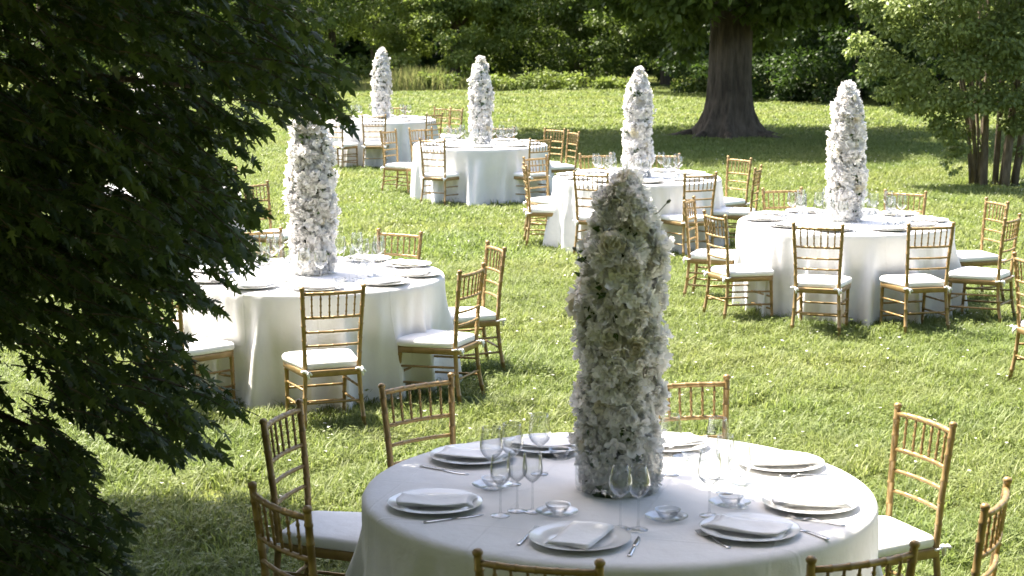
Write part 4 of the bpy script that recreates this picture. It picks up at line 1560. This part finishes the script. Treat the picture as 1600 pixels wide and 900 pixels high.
# added unseen wood behind the viewer: it keeps the light of half the sky off the near table
def sky_block_wood():
    r0 = np.random.default_rng(83)
    n = 26000
    a = np.radians(r0.uniform(168, 372, n))
    r = r0.uniform(12, 16.5, n)
    pos = np.stack([r * 1.15 * np.cos(a), 3.5 + r * np.sin(a), 14 * r0.uniform(0, 1, n) ** 1.1], 1)
    pos += .8 * np.sin(pos[:, [1, 2, 0]] * 1.1)
    pos[:, 2] = np.maximum(pos[:, 2], .2)
    ax = r0.normal(0, 1, (n, 3)) + np.array((0, 0, -.4))
    v, f = scatter(QL_V, QL_F, pos, ax, r0.normal(0, 1, (n, 3)), r0.uniform(.5, .95, n))
    tag(link('woodland', np_mesh('woodland', v, f, M['mid_leaf'], np.repeat(r0.uniform(0, 1, n), 2))), 'added unseen wood behind the viewer, blocking sky light from the near table', 'woodland', kind='stuff')


sky_block_wood()


# ------------------------------------------------------------------ grass
def blade_patch(name, n, size, hmin, hmax, w, seed, segs=2, clover=0, lean=.9):
    r0 = np.random.default_rng(seed)
    p = r0.uniform(-size / 2, size / 2, (n, 2))
    h = r0.uniform(hmin, hmax, n) * (.75 + .25 * np.sin(p[:, 0] * 9 + seed) * np.cos(p[:, 1] * 8))
    a = r0.uniform(0, 2 * PI, n)
    d = np.stack([np.cos(a), np.sin(a)], 1)
    s = np.stack([-d[:, 1], d[:, 0]], 1) * (w * r0.uniform(.6, 1.3, n))[:, None] / 2
    ln = h * r0.uniform(.15, lean, n)
    V = np.zeros((n, 5, 3))
    for k, (t, ww) in enumerate(((0, 1.), (.55, .85))):
        c = p + d * (ln * t * t)[:, None]
        V[:, 2 * k, :2], V[:, 2 * k + 1, :2] = c - s * ww, c + s * ww
        V[:, 2 * k, 2] = V[:, 2 * k + 1, 2] = h * t * (1 - .12 * t)
    V[:, 4, :2] = p + d * ln[:, None]
    V[:, 4, 2] = h * r0.uniform(.6, .95, n)
    base = np.arange(n)[:, None] * 5
    f = np.concatenate([base + np.array([[0, 1, 3]]), base + np.array([[0, 3, 2]]), base + np.array([[2, 3, 4]])], 1).reshape(-1, 3)
    tint = np.repeat(np.clip(r0.beta(1.3, 1.5, n), 0, 1), 3)
    v = V.reshape(-1, 3)
    if clover:
        m = clover
        cp = np.concatenate([r0.uniform(-size / 2, size / 2, (m, 2)), r0.uniform(hmin * .7, hmax * .75, (m, 1))], 1)
        cv, cf, ctint = [], [], []
        for q in range(3):
            aa = r0.uniform(0, .5, m) + q * 2 * PI / 3
            ax = np.stack([np.cos(aa), np.sin(aa), r0.uniform(-.1, .3, m)], 1)
            nn = np.tile((0, 0, 1.), (m, 1)) + r0.normal(0, .25, (m, 3))
            vv, ff = scatter(np.array([(0, 0, 0), (.45, .55, .06), (0, 1., 0), (-.45, .55, .06)]), QL_F, cp, ax, nn, r0.uniform(.012, .02, m))
            cv.append(vv)
            cf.append(ff + len(v) + sum(len(k) for k in cv[:-1]))
            ctint.append(np.full(len(ff), .35))
        v = np.concatenate([v] + cv)
        f = np.concatenate([f] + cf)
        tint = np.concatenate([tint] + ctint)
    me = np_mesh(name, v, f, M['grass'], tint)
    return bpy.data.objects.new(name, me)


def instancer(name, pts, objs, label, cat, smin, smax):
    """one object: a cloud of points that carries copies of the given tufts"""
    col = bpy.data.collections.new(name + '_tufts')
    for o in objs:
        col.objects.link(o)
    me = bpy.data.meshes.new(name)
    me.vertices.add(len(pts))
    me.vertices.foreach_set('co', np.ascontiguousarray(pts, dtype=np.float32).ravel())
    me.materials.append(M['grass'])
    ob = link(name, me)
    ng = bpy.data.node_groups.new(name, 'GeometryNodeTree')
    ng.interface.new_socket('Geometry', in_out='INPUT', socket_type='NodeSocketGeometry')
    ng.interface.new_socket('Geometry', in_out='OUTPUT', socket_type='NodeSocketGeometry')
    N, L = ng.nodes, ng.links
    gi, go = N.new('NodeGroupInput'), N.new('NodeGroupOutput')
    ci = N.new('GeometryNodeCollectionInfo')
    ci.inputs['Collection'].default_value = col
    ci.inputs['Separate Children'].default_value = True
    ci.inputs['Reset Children'].default_value = True
    ip = N.new('GeometryNodeInstanceOnPoints')
    ip.inputs['Pick Instance'].default_value = True
    rv = N.new('FunctionNodeRandomValue')
    rv.data_type = 'FLOAT_VECTOR'
    rv.inputs[0].default_value, rv.inputs[1].default_value = (-.06, -.06, 0), (.06, .06, 6.283)
    rs = N.new('FunctionNodeRandomValue')
    rs.data_type = 'FLOAT'
    rs.inputs[2].default_value, rs.inputs[3].default_value = smin, smax
    ri = N.new('FunctionNodeRandomValue')
    ri.data_type = 'INT'
    ri.inputs[4].default_value, ri.inputs[5].default_value = 0, len(objs) - 1
    L.new(gi.outputs[0], ip.inputs['Points'])
    L.new(ci.outputs[0], ip.inputs['Instance'])
    L.new(rv.outputs[0], ip.inputs['Rotation'])
    L.new(rs.outputs[1], ip.inputs['Scale'])
    L.new(ri.outputs[2], ip.inputs['Instance Index'])
    L.new(ip.outputs[0], go.inputs[0])
    md = ob.modifiers.new('tufts', 'NODES')
    md.node_group = ng
    tag(ob, label, cat, kind='stuff')
    return ob


def lawn_points(y0, y1, step, margin=1.2, jitter=.35):
    out = []
    y = y0
    while y < y1:
        hw = .30 * y + margin
        k = int(2 * hw / step)
        for i in range(k + 1):
            out.append((-hw + i * step + random.uniform(-jitter, jitter) * step, y + random.uniform(-jitter, jitter) * step, 0))
        y += step
    pts = np.array(out)
    keep = np.ones(len(pts), bool)
    for cx, cy, _ in TABLES.values():
        keep &= np.hypot(pts[:, 0] - cx, pts[:, 1] - cy) > .72
    return pts[keep]


near = [blade_patch('grass_tuft', 640, .34, .045, .14, .0072, 200 + k, clover=26, lean=1.3) for k in range(6)]
instancer('near_grass', lawn_points(5.2, 17.5, .25), near, 'long bright grass with clover growing round the nearer tables', 'grass', .8, 1.2)
mid = [blade_patch('grass_tuft_wide', 620, .62, .05, .13, .014, 220 + k, clover=20, lean=1.2) for k in range(4)]
instancer('mid_grass', lawn_points(17.5, 36, .44), mid, 'bright grass of the lawn round the farther tables', 'grass', .85, 1.25)
far = [blade_patch('grass_tuft_far', 760, 1.25, .05, .12, .03, 240 + k, lean=1.2) for k in range(4)]
instancer('far_grass', lawn_points(36, 64, .85, 3.), far, 'sunlit grass at the far end of the lawn by the trees', 'grass', .85, 1.3)


# white clover heads scattered in the lawn
def clover_heads():
    r0 = np.random.default_rng(301)
    n = 1500
    y = 8 + 24 * r0.uniform(0, 1, n) ** .8
    x = r0.uniform(-.3, .33, n) * y
    k = r0.integers(0, 60, n)           # gathered in loose drifts
    x += .25 * np.sin(k * 2.1) * r0.uniform(0, 1, n)
    pos = np.stack([x, y, r0.uniform(.06, .105, n)], 1)
    V, Fc, k0 = [], [], 0
    for q in range(8):
        aa = q * PI / 4 + r0.uniform(0, .5, n)
        ax = np.stack([np.cos(aa), np.sin(aa), r0.uniform(.1, 1., n)], 1)
        nn = np.tile((0, 0, 1.), (n, 1)) + r0.normal(0, .2, (n, 3))
        v, f = scatter(QL_V, QL_F, pos, ax, nn, r0.uniform(.007, .017, n))
        V.append(v)
        Fc.append(f + k0)
        k0 += len(v)
    Fc = np.concatenate(Fc)
    tag(link('clover_blossoms', np_mesh('clover_blossoms', np.concatenate(V), Fc, M['clover'], r0.uniform(0, 1, len(Fc)))), 'small white clover blossoms dotted through the lawn', 'clover', kind='stuff')


clover_heads()


# tall grass with brown seed heads before the gap on the left
def tall_grass():
    r0 = np.random.default_rng(311)
    n = 3000
    px = np.concatenate([r0.normal(650, 30, n // 3), r0.uniform(480, 800, n - n // 3)])
    y = r0.uniform(57.5, 60.5, n)
    x = (px - 800) / F * y
    h = r0.uniform(.25, .9, n) * np.where(np.abs(px - 655) < 45, 1.0, .55)
    pos = np.stack([x, y, np.zeros(n)], 1)
    ax = np.stack([r0.normal(0, .32, n), r0.normal(0, .3, n), np.ones(n)], 1)
    nn = np.stack([r0.normal(0, 1, n), -np.ones(n), np.zeros(n)], 1)
    tv = np.array([(-.018, 0, 0), (.018, 0, 0), (.02, .55, .03), (-.012, .6, .03), (.012, .8, .07), (.0, 1, .12)])
    tf = np.array([(0, 1, 2), (0, 2, 3), (3, 2, 4), (3, 4, 5)])
    v, f = scatter(tv, tf, pos, ax, nn, h)
    tag(link('tall_grass', np_mesh('tall_grass', v, f, M['reed'], np.repeat(np.clip(r0.beta(1.3, 2, n) , 0, 1), 4))), 'uncut tall grass with brown seed heads at the lawn edge', 'tall grass', kind='stuff')


tall_grass()
